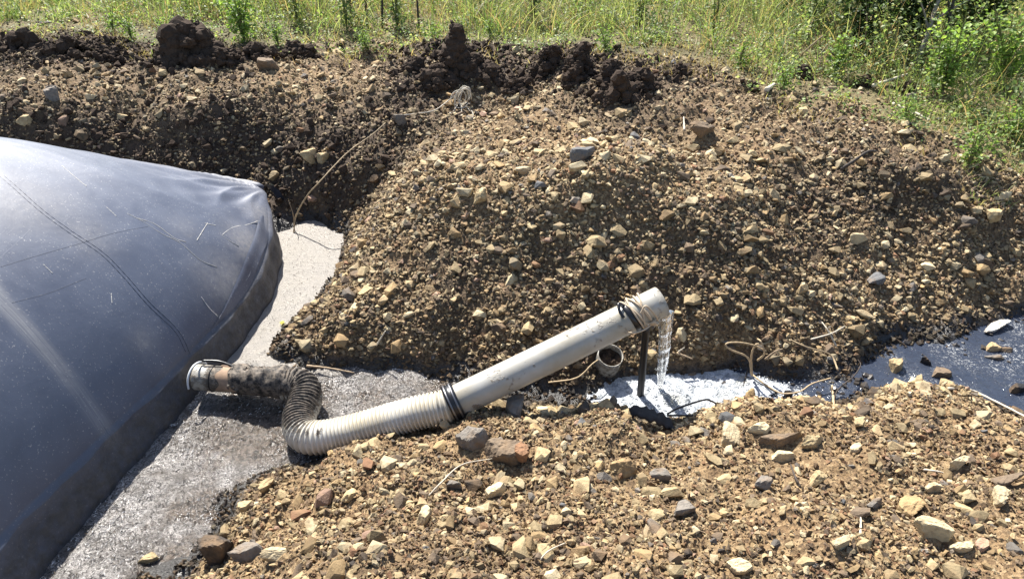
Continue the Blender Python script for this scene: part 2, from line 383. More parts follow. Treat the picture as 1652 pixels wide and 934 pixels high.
def slurry_mat():
    m, nt, N, L, b = mat_new('slurry'); v = pos(nt); cr = attr(nt, 'crust').outputs['Fac']; fib = attr(nt, 'fibre').outputs['Fac']
    n1 = noise(nt, 62, 5, .8, v, 1.6); n2 = noise(nt, 9, 5, .6, v, .6); n3 = noise(nt, 45, 5, .7, v, 1.0)
    dark = mixc(nt, ramp(nt, n1, [(.40, 0.0), (.48, .4), (.57, 1.0)]), (.012, .010, .009), (.58, .54, .51))  # pale flecks are glints painted into the colour
    dark = mixc(nt, ramp(nt, n2, [(.44, .0), (.62, .75)]), dark, (.05, .036, .026))
    pale = mixc(nt, ramp(nt, n1, [(.3, 0.0), (.42, 1.0)]), (.10, .08, .06), (.40, .36, .31))
    pale = mixc(nt, ramp(nt, n2, [(.35, 0.0), (.7, .35)]), pale, (.32, .30, .29))
    c = mixc(nt, cr, dark, pale); c = mixc(nt, fib, c, mixc(nt, ramp(nt, n3, [(.4, 0.0), (.62, 1.0)]), (.020, .014, .010), (.24, .19, .15)))
    L.new(c, b.inputs['Base Color'])
    L.new(mixc(nt, cr, mixc(nt, ramp(nt, n2, [(.4, 0.0), (.6, 1.0)]), .16, .34), .5), b.inputs['Roughness'])
    b.inputs['Specular IOR Level'].default_value = .9
    b1 = bump(nt, n1, 1.0, .016); bump(nt, n3, .8, .016, b, b1)
    return m
def s_amp(X, Y):
    rip = .007*fbm(X, Y, 24, 4, 51) + .010*fbm(X, Y, 7, 3, 52)
    k = 1-sstep(2.9, 3.3, Y)*.8
    return rip*k + .012*np.clip(fbm(X, Y, 14, 4, 53)+.1, 0, 1)*sstep(2.4, 2.6, Y)*sstep(3.1, 2.85, Y)
me = pool_mesh('slurry', -1.95, .12, -1.0, 4.75, .0125, s_amp, lambda X, Y: gz(X, Y) < .03,
   {'crust': lambda X, Y: sstep(2.78, 2.92, Y+.10*fbm(X, Y, 3, 3, 54))*sstep(-.80, -.95, X-.3*(Y-2.9)*(Y > 2.9)),
    'fibre': lambda X, Y: np.clip(sstep(.12, .45, fbm(X, Y, 3.2, 5, 55)+.60*np.exp(-((X+1.05)**2/.06+(Y-2.45)**2/.04)))*sstep(2.9, 2.7, Y)
                               + sstep(-.15, .2, fbm(X, Y, 6, 4, 58))*.85*sstep(-.86, -.7, X)*sstep(2.95, 2.75, Y)*.8, 0, 1)})
link('slurry', me, slurry_mat(), kind='structure')

def fibre_mat():
    m, nt, N, L, b = mat_new('slurry_fibre'); L.new(attr(nt, 'tint').outputs['Color'], b.inputs['Base Color']); b.inputs['Roughness'].default_value = .4; return m
rf = np.random.default_rng(21); fx = rf.uniform(-1.9, .1, 60000); fy = rf.uniform(1.2, 4.7, 60000)
pale_z = sstep(2.78, 2.92, fy)*sstep(-.80, -.95, fx-.3*(fy-2.9)*(fy > 2.9)); k = (gz(fx, fy) < .02) & (rf.random(60000) < np.where(pale_z > .5, .07, np.clip(.40+1.6*fbm(fx, fy, 5, 4, 83), .06, .9))) & (fx > np.interp(fy, [1.2, 1.68, 2.63, 3.3, 4.3], [-1.72, -1.70, -1.5, -1.38, -1.5]))
fx, fy, pale_z = fx[k], fy[k], pale_z[k]; n = len(fx); a = rf.uniform(0, np.pi, n)*.8+.2*fbm(fx, fy, 3, 2, 84)*3; L_ = rf.uniform(.003, .010, n)*(1-.35*pale_z); Wd = rf.uniform(.0007, .0020, n)
ca, sa = np.cos(a), np.sin(a); zz = .004+s_amp(fx, fy)+rf.uniform(0, .003, n); V = np.zeros((n, 6, 3))
for i, (p_, q_, h_) in enumerate([(-1, 0, -.5), (-.3, 1, .2), (1, 0, -.2), (-.2, -1, .2), (0, 0, 1.3), (.1, 0, -1)]):
    V[:, i, 0] = fx+ca*L_*p_-sa*Wd*q_; V[:, i, 1] = fy+sa*L_*p_+ca*Wd*q_; V[:, i, 2] = zz+h_*Wd
F = np.array([[0, 1, 4], [1, 2, 4], [2, 3, 4], [3, 0, 4], [1, 0, 5], [2, 1, 5], [3, 2, 5], [0, 3, 5]])[:, ::-1]
tab = np.array([(.02, .016, .012), (.06, .045, .03), (.14, .11, .08), (.56, .52, .48), (.72, .69, .66)]); ti = np.where(pale_z > .5, rf.integers(0, 3, n), rf.choice(5, n, p=[.22, .2, .14, .22, .22]))  # dark tints are fibre; whitish ones put the slurry's sparkle into colour
link('floating_fibres', fast_mesh('floating_fibres', V.reshape(-1, 3), (F[None]+(np.arange(n)*6)[:, None, None]).reshape(-1, 3), np.repeat(tab[ti], 6, axis=0)), fibre_mat(), kind='stuff'); print('fibres', n)

def stream_mat():
    m, nt, N, L, b = mat_new('stream_water'); v = pos(nt)
    n1 = noise(nt, 30, 4, .6, v, .8); n2 = noise(nt, 60, 5, .7, v, 1.5); f = attr(nt, 'scum').outputs['Fac']
    scum = math_(nt, 'MULTIPLY', ramp(nt, n2, [(.54, 0.0), (.62, 1.0)]), f)
    c = mixc(nt, scum, (.030, .037, .055), (.40, .40, .39)); L.new(c, b.inputs['Base Color'])
    L.new(mixc(nt, scum, .12, .6), b.inputs['Roughness']); b.inputs['IOR'].default_value = 1.33
    b.inputs['Specular IOR Level'].default_value = .9
    bump(nt, n1, .6, .014, b); return m
me = pool_mesh('stream', .30, 5.6, 2.0, 4.0, .016, lambda X, Y: .003*fbm(X, Y, 12, 3, 61), lambda X, Y: gz(X, Y) < .03,
   {'scum': lambda X, Y: sstep(-.2, .3, fbm(X, Y, 4, 3, 62))})
link('stream', me, stream_mat(), kind='structure')

def foam_mat():
    m, nt, N, L, b = mat_new('foam'); v = pos(nt)
    vo = NN(nt, 'ShaderNodeTexVoronoi', i_Scale=130.0); L.new(v, vo.inputs['Vector'])
    n1 = noise(nt, 40, 5, .7, v); hole = attr(nt, 'thin').outputs['Fac']
    c = mixc(nt, ramp(nt, n1, [(.40, 0.0), (.50, .6), (.60, 1.0)]), (.18, .20, .22), (.50, .52, .545))
    c = mixc(nt, hole, c, (.30, .30, .27)); L.new(c, b.inputs['Base Color']); b.inputs['Roughness'].default_value = .45
    b.inputs['Subsurface Weight'].default_value = .0
    bump(nt, vo.outputs['Distance'], .7, .006, b, bump(nt, n1, .6, .01)); return m
FC = P(1100, 645, 0)
jet_base = P(1086, 646, 0.02)
def foam_keep(X, Y, th=.92):
    e = ((X-FC[0]-.03)/.56)**2+((Y-FC[1]-.02)/.30)**2 + .45*fbm(X, Y, 6, 4, 71) + .35*fbm(X, Y, 26, 4, 75) + np.where(X > FC[0]+.15, .3*(fbm(X, Y, 22, 3, 72)+.2), 0)
    return (e < th) & (gz(X, Y) < .035)
me = pool_mesh('foam', -.1, 1.6, 2.1, 3.1, .009,
    lambda X, Y: .008*fbm(X, Y, 22, 4, 73)+.006 + .010*np.cos(np.hypot(X-jet_base[0], Y-jet_base[1])*120)*np.exp(-np.hypot(X-jet_base[0], Y-jet_base[1])*14),
    foam_keep, {'thin': lambda X, Y: np.clip(.9*np.exp(-((X-jet_base[0])**2/.0035+(Y-jet_base[1]-.01)**2/.0035)**1.5)+.7*sstep(.2, .5, fbm(X, Y, 9, 4, 74))*sstep(FC[0], FC[0]+.4, X), 0, 1)}, z=.006)
link('foam', me, foam_mat(), kind='structure')

rgb_ = np.random.default_rng(8); bx_ = rgb_.uniform(-.1, 1.6, 26000); by_ = rgb_.uniform(2.1, 3.1, 26000); kb = foam_keep(bx_, by_) | (foam_keep(bx_, by_, 1.3) & (rgb_.random(26000) < .45)); bx_, by_ = bx_[kb][:7000], by_[kb][:7000]; inf = foam_keep(bx_, by_)
V0, F0 = ico(1); br = .0018+.0045*rgb_.random(len(bx_))**4; V = V0[None]*br[:, None, None]+np.stack([bx_, by_, np.where(inf, .010+.008*fbm(bx_, by_, 22, 4, 73), .002)], 1)[:, None]
link('foam_bubbles', fast_mesh('foam_bubbles', V.reshape(-1, 3), (F0[None]+(np.arange(len(bx_))*len(V0))[:, None, None]).reshape(-1, 3), None, True), bpy.data.materials['foam'], kind='stuff')
# ------------------------------------------------------------------ digester bag
XC = -2.85
WLY = [-1.6, -1.2, 0.5, 1.68, 2.20, 2.63, 3.22, 3.6, 3.95, 4.26, 4.42, 4.52]
WLX = [-2.2, -1.85, -1.72, -1.70, -1.60, -1.50, -1.38, -1.36, -1.42, -1.52, -1.62, -1.85]
HY = [-1.6, -1.2, 0.0, 1.5, 2.4, 3.0, 3.5, 3.9, 4.15, 4.32, 4.45, 4.52]
HH = [0.0, .45, .78, .92, .98, .96, .83, .575, .35, .19, .09, 0.0]
ZY = [-1.6, 1.7, 2.6, 3.3, 3.9, 4.3, 4.52]; ZZ = [.20, .20, .17, .15, .20, .31, .29]
def smooth_interp(q, X_, Y_):
    q = np.asarray(q, float); r = 0
    for d, w in ((-.12, .2), (-.05, .3), (.05, .3), (.12, .2)): r = r + w*np.interp(q+d*(q < 4.4), X_, Y_)
    return r
def FOLD_IN(y): return np.interp(y, [-1.6, 1.6, 2.6, 3.4, 4.3, 4.52], [.08, .08, .05, .05, .03, .0])
def bag_z(x, y):
    w = smooth_interp(y, WLY, WLX)-FOLD_IN(y)-XC; u = np.clip(np.abs((x-XC)/w), 0, 1)
    return smooth_interp(y, ZY, ZZ)+smooth_interp(y, HY, HH)*(1-u**2.1)**.78
def bag_wrinkle(x, y):
    cx, cy = -1.58, 4.40; a = np.arctan2(y-cy, x-cx); r = np.hypot(x-cx, y-cy)
    k = np.exp(-r/.42)*sstep(.0, .12, r)
    w = .026*(1-2*np.abs(np.sin(a*8.5+1.2*np.sin(r*7))))*k + .010*np.sin(a*31+2)*k
    w += .004*fbm(x, y, 1.5, 2, 91) + .0010*fbm(x, y*.3, 9, 2, 92)
    return w
nb = 230; yy = np.r_[np.linspace(-1.6, 1.2, 30, endpoint=False), np.linspace(1.2, 4.52, nb)]
tt = np.linspace(-1, 1, 261); uu = np.sin(tt*np.pi/2)*.55+tt*.45
rows = []
for y in yy:
    fi = float(FOLD_IN(y)); w = float(smooth_interp(y, WLY, WLX))-fi-XC; x = XC+uu*w
    z = bag_z(x, np.full_like(x, y))+bag_wrinkle(x, np.full_like(x, y))*np.clip((1-np.abs(uu))*7, .15, 1)
    zr = z[-1]; fold = .012*math.sin(y*13)+.008*math.sin(y*31)
    sk = []                                             # hanging skirt below the fold, right and left side
    for q, dx in ((.96, .016), (.90, .010), (.6, .0), (.3, .006), (.0, .0), (-.35, -.01)):
        sk.append((XC+w+fi*min(1, 1-q)+dx+fold*(1-abs(q-.5))*.8, y, zr*q))
    L0 = [(2*XC-p[0], y, p[2]) for p in sk[::-1]]
    rows.append(np.array(L0+list(zip(x, np.full_like(x, y), z))+sk))
BV = np.array(rows); nr, nc = BV.shape[:2]
BVf = BV.reshape(-1, 3)
def seg_attr(V, pts, wd, soft):
    d = np.full(len(V), 9.0)
    for a, b2 in zip(pts[:-1], pts[1:]):
        a = np.array(a); b2 = np.array(b2); ab = b2-a; t = np.clip(((V[:, :2]-a[:2])@ab[:2])/(ab[:2]@ab[:2]), 0, 1)
        d = np.minimum(d, np.linalg.norm(V[:, :2]-a[:2]-t[:, None]*ab[:2], axis=1))
    return sstep(wd+soft, wd-soft, d), d
def bag_hit(u, v, off=0.0):
    d = ray(u, v); t = np.arange(1.5, 8, .004); x = d[0]*t; y = d[1]*t; z = CAM_Z+d[2]*t
    w = smooth_interp(y, WLY, WLX)-FOLD_IN(y)-XC; ok = (np.abs((x-XC)/w) < 1) & (y < 4.5)
    k = np.argmax(ok & (z < bag_z(x, y)+off)); return np.array([x[k], y[k], z[k]])
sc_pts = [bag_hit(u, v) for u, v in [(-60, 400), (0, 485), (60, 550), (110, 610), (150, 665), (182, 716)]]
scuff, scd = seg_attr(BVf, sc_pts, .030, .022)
fl_pts = [bag_hit(u, v) for u, v in [(425, 345), (408, 400), (382, 455), (362, 500), (340, 545)]]
flap_line, _ = seg_attr(BVf, fl_pts, .012, .008)
dust = sstep(4.0, 4.35, BVf[:, 1])*.3
low = sstep(.24, .10, BVf[:, 2]-0*BVf[:, 1])
# cloudy dust patches near the outlet end
for (u, v, rr, aa) in [(380, 470, .20, .75), (405, 400, .16, .8), (425, 350, .14, .6), (235, 555, .07, .5), (330, 440, .10, .35), (60, 330, .20, .30), (140, 380, .12, .35), (300, 370, .1, .25)]:
    c = bag_hit(u, v); r = np.linalg.norm(BVf-c, axis=1); dust = np.maximum(dust, aa*np.exp(-(r/rr)**2))
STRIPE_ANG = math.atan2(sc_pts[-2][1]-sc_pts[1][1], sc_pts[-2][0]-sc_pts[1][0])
def bag_mat():
    m, nt, N, L, b = mat_new('bag_plastic'); v = pos(nt)
    du = attr(nt, 'dust').outputs['Fac']; sc = attr(nt, 'scuff').outputs['Fac']; lo = attr(nt, 'low').outputs['Fac']; sl = attr(nt, 'streak').outputs['Fac']
    cl = noise(nt, 5, 6, .65, v, .4); fine = noise(nt, 38, 5, .7, v); spk = noise(nt, 120, 2, .5, v)
    c = mixc(nt, ramp(nt, cl, [(.35, 0.0), (.7, 1.0)]), (.050, .061, .098), (.080, .095, .140))
    c = mixc(nt, math_(nt, 'MULTIPLY', du, ramp(nt, fine, [(.3, .2), (.7, 1.0)])), c, (.30, .28, .26))
    c = mixc(nt, math_(nt, 'MULTIPLY', ramp(nt, spk, [(.655, 0.0), (.69, .8)]), ramp(nt, cl, [(.35, .15), (.65, 1.0)])), c, (.40, .38, .36))
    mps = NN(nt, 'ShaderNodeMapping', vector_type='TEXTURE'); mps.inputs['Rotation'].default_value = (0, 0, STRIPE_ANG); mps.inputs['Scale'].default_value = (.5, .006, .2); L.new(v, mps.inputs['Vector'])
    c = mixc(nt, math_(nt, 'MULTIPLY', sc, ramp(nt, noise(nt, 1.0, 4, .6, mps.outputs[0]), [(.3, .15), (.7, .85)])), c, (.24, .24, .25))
    mud = mixc(nt, ramp(nt, fine, [(.35, 0.0), (.75, 1.0)]), (.012, .011, .012), (.055, .046, .038))
    c = mixc(nt, math_(nt, 'MULTIPLY', lo, ramp(nt, noise(nt, 24, 5, .7, v), [(.3, .5), (.6, 1.0)])), c, mud)
    L.new(c, b.inputs['Base Color'])
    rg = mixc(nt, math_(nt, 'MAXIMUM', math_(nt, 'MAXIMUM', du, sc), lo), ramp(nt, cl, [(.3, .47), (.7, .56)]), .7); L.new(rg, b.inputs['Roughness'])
    b.inputs['Specular IOR Level'].default_value = 1.0
    # fine scratches: strongly stretched noise in two directions
    mp = NN(nt, 'ShaderNodeMapping'); mp.inputs['Rotation'].default_value = (0, 0, .7); mp.inputs['Scale'].default_value = (90, 3, 20); L.new(v, mp.inputs['Vector'])
    scr = ramp(nt, noise(nt, 1.0, 3, .5, mp.outputs[0]), [(.66, 0.0), (.70, 1.0)])
    b1 = bump(nt, scr, .12, .002); b2 = bump(nt, cl, .12, .02, None, b1)
    bump(nt, math_(nt, 'MULTIPLY', fine, lo), .6, .012, b, b2)
    return m
M_BAG = bag_mat()
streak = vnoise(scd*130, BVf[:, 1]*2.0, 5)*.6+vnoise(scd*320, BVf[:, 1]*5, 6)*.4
BAG = empty('digester_bag', (XC, 2.0, 0), 'large black plastic biogas bag bulging from the left, floating in grey slurry', 'biogas bag')
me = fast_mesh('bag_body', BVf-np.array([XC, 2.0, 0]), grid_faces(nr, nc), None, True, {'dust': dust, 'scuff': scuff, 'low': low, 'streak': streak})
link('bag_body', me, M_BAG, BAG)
def on_bag(p, off=.003):
    p = np.array(p); p = p.copy(); p[:, 2] = bag_z(p[:, 0], p[:, 1])+bag_wrinkle(p[:, 0], p[:, 1])+off; return p
M_SEAM = simple_mat('weld_seam', (.036, .042, .065), .5, .3, 60, .2)
def seam(uvs, rad, n, stitch=True, name='weld_seam'):
    pts = [bag_hit(u, v) for u, v in uvs]; path, q = resample(catmull(pts, 20), n)
    t = np.gradient(path, axis=0); t /= np.linalg.norm(t, axis=1)[:, None]; side = np.cross(t, [0, 0, 1.0]); side /= np.linalg.norm(side, axis=1)[:, None]
    parts = []
    for sgn in ((-1, 1) if stitch else (0,)):
        p = on_bag(path+side*sgn*.009, -.0004); r = rad*(1+.35*np.sin(q*190+sgn)+.3*fbm(q, q*0, 6, 3, 2)) if stitch else np.full(n, rad)
        parts.append(sweep(p, r, 6, True))
    V, F = merge(parts); link(name, fast_mesh(name, V-np.array([XC, 2.0, 0]), F, None, True), M_SEAM, BAG)
seam([(2, 284), (60, 335), (110, 372), (165, 410), (200, 445), (240, 490), (285, 535), (305, 575)], .0012, 420)
seam([(2, 432), (70, 410), (130, 394), (180, 378), (240, 365)], .0009, 90, False, 'crease')
seam([(20, 490), (80, 474), (140, 450)], .0008, 60, False, 'crease')
M_DRIED = simple_mat('dried_mud', (.46, .44, .41), .8, .3, 60, .2)
for uvs in ([(205, 345), (232, 358), (262, 378), (290, 392), (322, 420), (350, 432)], [(222, 352), (250, 362), (280, 384), (300, 392)], [(335, 360), (328, 372), (318, 390)], [(330, 360), (348, 364)], [(358, 380), (376, 366), (402, 362), (420, 360)], [(358, 380), (372, 390), (385, 398)], [(100, 268), (118, 284), (140, 302)], [(172, 335), (188, 350)], [(180, 475), (181, 490)], [(70, 428), (85, 442)], [(395, 425), (404, 440), (390, 462)], [(325, 480), (338, 498), (352, 512)]):
    path, q = resample(catmull([bag_hit(u, v) for u, v in uvs], 12), 40); V, F = sweep(on_bag(path, -.0002), .0013+.0012*vnoise(np.arange(40)*.4, np.zeros(40), 3), 5, True)
    link('mud_streak', fast_mesh('mud_streak', V-np.array([XC, 2.0, 0]), F, None, True), M_DRIED, BAG)
# folded flap strip along the end: thin welded overlap lying over the shoulder of the bag
def strip(uvs1, uvs2, n, m_, name, mat, off=.006, parent=BAG):
    a = resample(catmull([bag_hit(u, v) for u, v in uvs1], 12), n)[0]; b2 = resample(catmull([bag_hit(u, v) for u, v in uvs2], 12), n)[0]
    V = np.array([on_bag(a+(b2-a)*k, off+.004*math.sin(k*6)) for k in np.linspace(0, 1, m_)]).reshape(-1, 3)
    F = grid_faces(m_, n); V2 = V-np.array([0, 0, .004]); F2 = F[:, ::-1]+len(V)
    VV = np.vstack([V, V2])-np.array([XC, 2.0, 0])
    me = fast_mesh(name, VV, np.vstack([F, F2]), None, True, {'dust': np.full(len(VV), .30)*vnoise(VV[:, 0]*20, VV[:, 1]*8, 3), 'scuff': np.zeros(len(VV)), 'low': np.zeros(len(VV)), 'streak': np.zeros(len(VV))})
    return link(name, me, M_BAG, parent)
strip([(421, 350), (405, 400), (382, 455), (362, 500), (348, 545)], [(438, 372), (436, 420), (415, 480), (385, 530), (356, 562)], 60, 10, 'end_flap', M_BAG)

# torn corner of sheet poking out of the slope behind the bag
M_BLKPL = simple_mat('black_sheet', (.02, .022, .03), .35, .3, 20, .2)
a = PY(430, 297, 4.50); c = PY(462, 330, 4.46); mid = PY(452, 300, 4.56)
V = []
for i, k in enumerate(np.linspace(0, 1, 10)):
    p = (1-k)**2*a+2*k*(1-k)*mid+k*k*c; w = .006+.045*math.sin(math.pi*min(1, k*1.1+.05))
    V += [p, p+np.array([-.2, -.25, -1.0])*w+np.array([0, .01*math.sin(k*9), 0])]
V = np.array(V); F = np.array([[2*i, 2*i+1, 2*i+3, 2*i+2] for i in range(9)])
V2 = V+np.array([0, .004, 0]); link('sheet_scrap', fast_mesh('sheet_scrap', np.vstack([V, V2]), np.vstack([F, F[:, ::-1]+len(V)]), None, True), M_BLKPL,
     label='small curled scrap of black sheet sticking out of the dark slope beside the bag corner', cat='plastic scrap')

# ------------------------------------------------------------------ pipes
def mud_mat(name, col, rough):
    m, nt, N, L, b = mat_new(name); v = pos(nt); mu = attr(nt, 'mud').outputs['Fac']
    n1 = noise(nt, 45, 5, .7, v); n2 = noise(nt, 7, 4, .6, v)
    c = mixc(nt, ramp(nt, n2, [(.35, 0.0), (.68, .9)]), col, tuple(k*f for k, f in zip(col, (.78, .72, .6))))
    f = ramp(nt, math_(nt, 'ADD', mu, math_(nt, 'MULTIPLY', math_(nt, 'SUBTRACT', n1, .5), 1.5)), [(.40, 0.0), (.64, 1.0)])
    c = mixc(nt, f, c, mixc(nt, ramp(nt, n1, [(.4, 0.0), (.72, 1.0)]), (.012, .010, .009), (.26, .21, .16))); L.new(c, b.inputs['Base Color'])
    L.new(mixc(nt, f, rough, .75), b.inputs['Roughness']); bump(nt, math_(nt, 'MULTIPLY', n1, f), .6, .008, b); return m
M_PVC = mud_mat('grey_pvc', (.40, .385, .35), .40); M_HOSE = mud_mat('white_hose', (.60, .575, .52), .42)

pa = P(728, 651, .205); pb = PY(1067, 486, 2.70)
axis_v = (pb-pa)/np.linalg.norm(pb-pa); Lp = np.linalg.norm(pb-pa); RP = .069
def tube(path, ro, ri, seg=40):
    n = len(path); Vo, Fo = sweep(path, ro, seg, False); Vi, Fi = sweep(path, ri, seg, False)
    j = np.arange(seg); j2 = (j+1) % seg; o = len(Vo); e = (n-1)*seg
    E = [np.stack([j, o+j, o+j2], 1), np.stack([j, o+j2, j2], 1), np.stack([e+j, e+j2, o+e+j2], 1), np.stack([e+j, o+e+j2, o+e+j], 1)]
    return np.vstack([Vo, Vi]), np.vstack([Fo, Fi[:, ::-1]+o]+E)
path = np.array([pa+(pb-pa)*k for k in np.linspace(-.05, 1, 40)])
path[:, 2] -= .004*np.sin(np.linspace(0, math.pi, 40))
V, F = tube(path, RP, RP-.004)
s_ = (V-pa)@axis_v
mud = .25*sstep(.22, .0, s_)+.40*(vnoise(V[:, 0]*14, V[:, 1]*14, 4, V[:, 2]*14) > .62)
mud = mud*(1-sstep(.0, .01, .0*s_)) 
PIPE = empty('drain_pipe', tuple(pa), 'straight pale grey plastic pipe propped up, pouring water from its raised end', 'pipe')
me = fast_mesh('pipe_tube', V-pa, F, None, True, {'mud': mud*.9}); link('pipe_tube', me, M_PVC, PIPE)

def frame_of(ax):
    ax = ax/np.linalg.norm(ax); u = np.cross(ax, [0, 0, 1.0]); u /= np.linalg.norm(u); return ax, u, np.cross(u, ax)
def ring_path(c, ax, r, tilt=(0, 0), n=48, wob=0.0, seed=0, a0=0, a1=2*math.pi):
    ax, u, w = frame_of(ax); a = np.linspace(a0, a1, n); rr = r*(1+wob*np.sin(3*a+seed))
    return c+rr[:, None]*(np.cos(a)[:, None]*u+np.sin(a)[:, None]*w)+ax*(tilt[0]*np.cos(a)+tilt[1]*np.sin(a))[:, None]
def band(c, ax, r, wd, th, tilt=(0, 0), n=48, name='band', wob=0):
    ax_, u, w = frame_of(ax); a = np.linspace(0, 2*math.pi, n, endpoint=False); V = []
    for (dr, da) in ((0, -wd/2), (th, -wd/2+.002), (th, wd/2-.002), (0, wd/2)):
        V.append(c+(r+dr)*(np.cos(a)[:, None]*u+np.sin(a)[:, None]*w)+ax_*(da+tilt[0]*np.cos(a)+tilt[1]*np.sin(a)+wob*np.sin(5*a))[:, None])
    V = np.vstack(V); F = np.vstack([np.stack([k*n+np.arange(n), k*n+(np.arange(n)+1) % n, ((k+1) % 4)*n+(np.arange(n)+1) % n, ((k+1) % 4)*n+np.arange(n)], 1) for k in range(4)])
    return V, F
M_RUB = simple_mat('black_rubber', (.010, .010, .012), .34, .3, 40, .25)
M_ROPE = simple_mat('rope_cord', (.46, .36, .25), .8, .3, 160, .5, dist=.002)
M_ROPE2 = simple_mat('pale_cord', (.50, .45, .36), .8, .3, 160, .5, dist=.002)
# black rubber strap around the pipe, tied with cord
sb = pa+axis_v*(Lp-.155)
STRAP = empty('rubber_strap', tuple(sb), 'black rubber strap wrapped round the raised end of the grey pipe', 'strap')
V, F = band(sb, axis_v, RP+.001, .028, .004, (.0, -.012)); link('strap_band', fast_mesh('strap_band', V-sb, F, None, True), M_RUB, STRAP)
ax_, u_, w_ = frame_of(axis_v)
kn = sb+w_*(RP+.006)-axis_v*.012
V, F = sweep(catmull([kn, kn+w_*.02-axis_v*.02, kn-axis_v*.035+w_*.005-u_*-.03, kn-axis_v*.03+u_*.05-w_*.02], 8), .007, 8, True, .5)
link('strap_tail', fast_mesh('strap_tail', V-sb, F, None, True), M_RUB, STRAP)
sb2 = sb+axis_v*.045
parts = []
for i, (da, tl, wb) in enumerate([(.0, (.018, -.02), .01), (.014, (-.012, -.022), .02), (.028, (.022, -.014), .015), (.036, (-.02, .012), .03), (.05, (-.004, -.02), .02)]):
    parts.append(sweep(ring_path(sb2+axis_v*(da-.03), axis_v, RP+.0055+.002*(i % 2), tl, 50, wb, i), .0042, 7, False))
front = sb2+u_*(RP+.008)
parts.append(sweep(catmull([front+w_*.06-axis_v*.02, front+w_*.085+axis_v*.01, front+w_*.03+axis_v*.035+u_*.012, front-w_*.02+axis_v*.045, front-w_*.035+axis_v*.02+u_*.01], 8), .0042, 7, True))
parts.append(sweep(catmull([front-w_*.02+axis_v*.02, front-w_*.022-axis_v*.02+u_*.012, front-w_*.012-axis_v*.065+u_*.018, front+w_*.002-axis_v*.098+u_*.012], 8), .0042, 7, True))
for k in range(4):
    q = front-w_*(.015+.006*k)+axis_v*(.022+.004*k)
    parts.append(sweep(catmull([q-axis_v*.015, q+u_*.012+w_*.008, q+axis_v*.014-w_*.004], 6), .0048, 7, True))
V, F = merge(parts); link('binding_cord', fast_mesh('binding_cord', V, F, None, True), M_ROPE, label='tan cord coiled and knotted round the pipe near its pouring mouth', cat='cord')

# black clamp between hose and pipe
cl = pa+axis_v*.012
CL = empty('hose_clamp', tuple(cl), 'black rubber sleeve clamp joining white hose to the grey pipe', 'clamp')
V, F = band(cl, axis_v, RP+.006, .05, .007); link('clamp_sleeve', fast_mesh('clamp_sleeve', V-cl, F, None, True), M_RUB, CL)
M_STEEL = simple_mat('steel_band', (.22, .22, .23), .45, .3, 40, .1, .9)
for k in (-.014, .012):
    V, F = band(cl+axis_v*k, axis_v, RP+.0135, .008, .0016); link('steel_band', fast_mesh('steel_band', V-cl, F, None, True), M_STEEL, CL)

# corrugated hose
hp = [P(458, 620, .10), P(480, 621, .10), P(493, 633, .09), P(491, 652, .08), P(483, 674, .075), P(487, 697, .075), P(508, 706, .08), P(556, 699, .095), P(612, 683, .13), P(668, 667, .17), pa-axis_v*.03, pa+axis_v*.005]
path, q = resample(catmull(hp, 24), 620)
ribs = .0053*np.clip(np.sin(q*2*np.pi/.0172)*1.4, -1, 1)
rad = .069+ribs
V, F = sweep(path, rad, 36, False)
tq = np.repeat(q, 36)/q[-1]
lumps = fbm(V[:, 0], V[:, 1], 18, 4, 8, V[:, 2]); top = np.clip((V[:, 2]-.09)/.05, 0, 1)
mudh = sstep(.50, .22, tq)*1.05*(.35+.65*top)+.12
mudh = np.maximum(mudh, sstep(.5, .46, tq)*sstep(-.2, .4, lumps)*.8*top)
low_h = sstep(.055, .02, V[:, 2])*.8; mudh = np.maximum(mudh, low_h)
ctr = np.repeat(path, 36, axis=0); dirv = (V-ctr); dirv /= np.linalg.norm(dirv, axis=1)[:, None]
V = V+dirv*(.012*np.clip(lumps+.35, 0, 1)*sstep(.34, .12, tq)*top)[:, None]
hc = path[0]
HOSE = link('corrugated_hose', fast_mesh('corrugated_hose', V-hc, F, None, True, {'mud': np.clip(mudh, 0, 1)}), M_HOSE, label='white corrugated hose bending in a U through the slurry, one end caked in mud', cat='hose')
HOSE.location = hc
# outlet pipe from the bag
o0 = P(318, 608, .105); o1 = hp[1]
path = np.array([o0+(o1-o0)*k for k in np.linspace(0, 1, 70)])
V, F = sweep(path, .060, 32, True); V0 = V.copy(); ctr = np.vstack([np.repeat(path, 32, axis=0), path[[0, -1]]])
sx = np.clip((V[:, 0]-o0[0])/(o1[0]-o0[0]), 0, 1); dv = V-ctr; nrm = np.linalg.norm(dv, axis=1)[:, None]; dv = np.where(nrm > .01, dv/np.maximum(nrm, .01), 0)
topn = np.clip(dv[:, 2], 0, 1); l2 = fbm(V[:, 0], V[:, 1], 16, 4, 28, V[:, 2])
V = V+dv*(sstep(.32, .45, sx)*(.004+.034*np.clip(l2+.3, 0, 1)*(.3+topn)))[:, None]
mo = np.clip(.42+sstep(.10, .16, sx)*.28+sstep(.34, .40, sx)*.6, 0, 1)
OUT = empty('outlet_pipe', tuple(o0), 'short mud-caked outlet pipe leaving the black bag, joined to the hose', 'pipe')
link('pipe_tube', fast_mesh('pipe_tube', V-o0, F, None, True, {'mud': mo}), M_PVC, OUT)
od = (o1-o0)/np.linalg.norm(o1-o0)
V, F = band(o0+od*.085, od, .0605, .006, .003); link('joint_ring', fast_mesh('joint_ring', V-o0, F, None, True), M_RUB, OUT)
rg = np.random.default_rng(5); parts = []
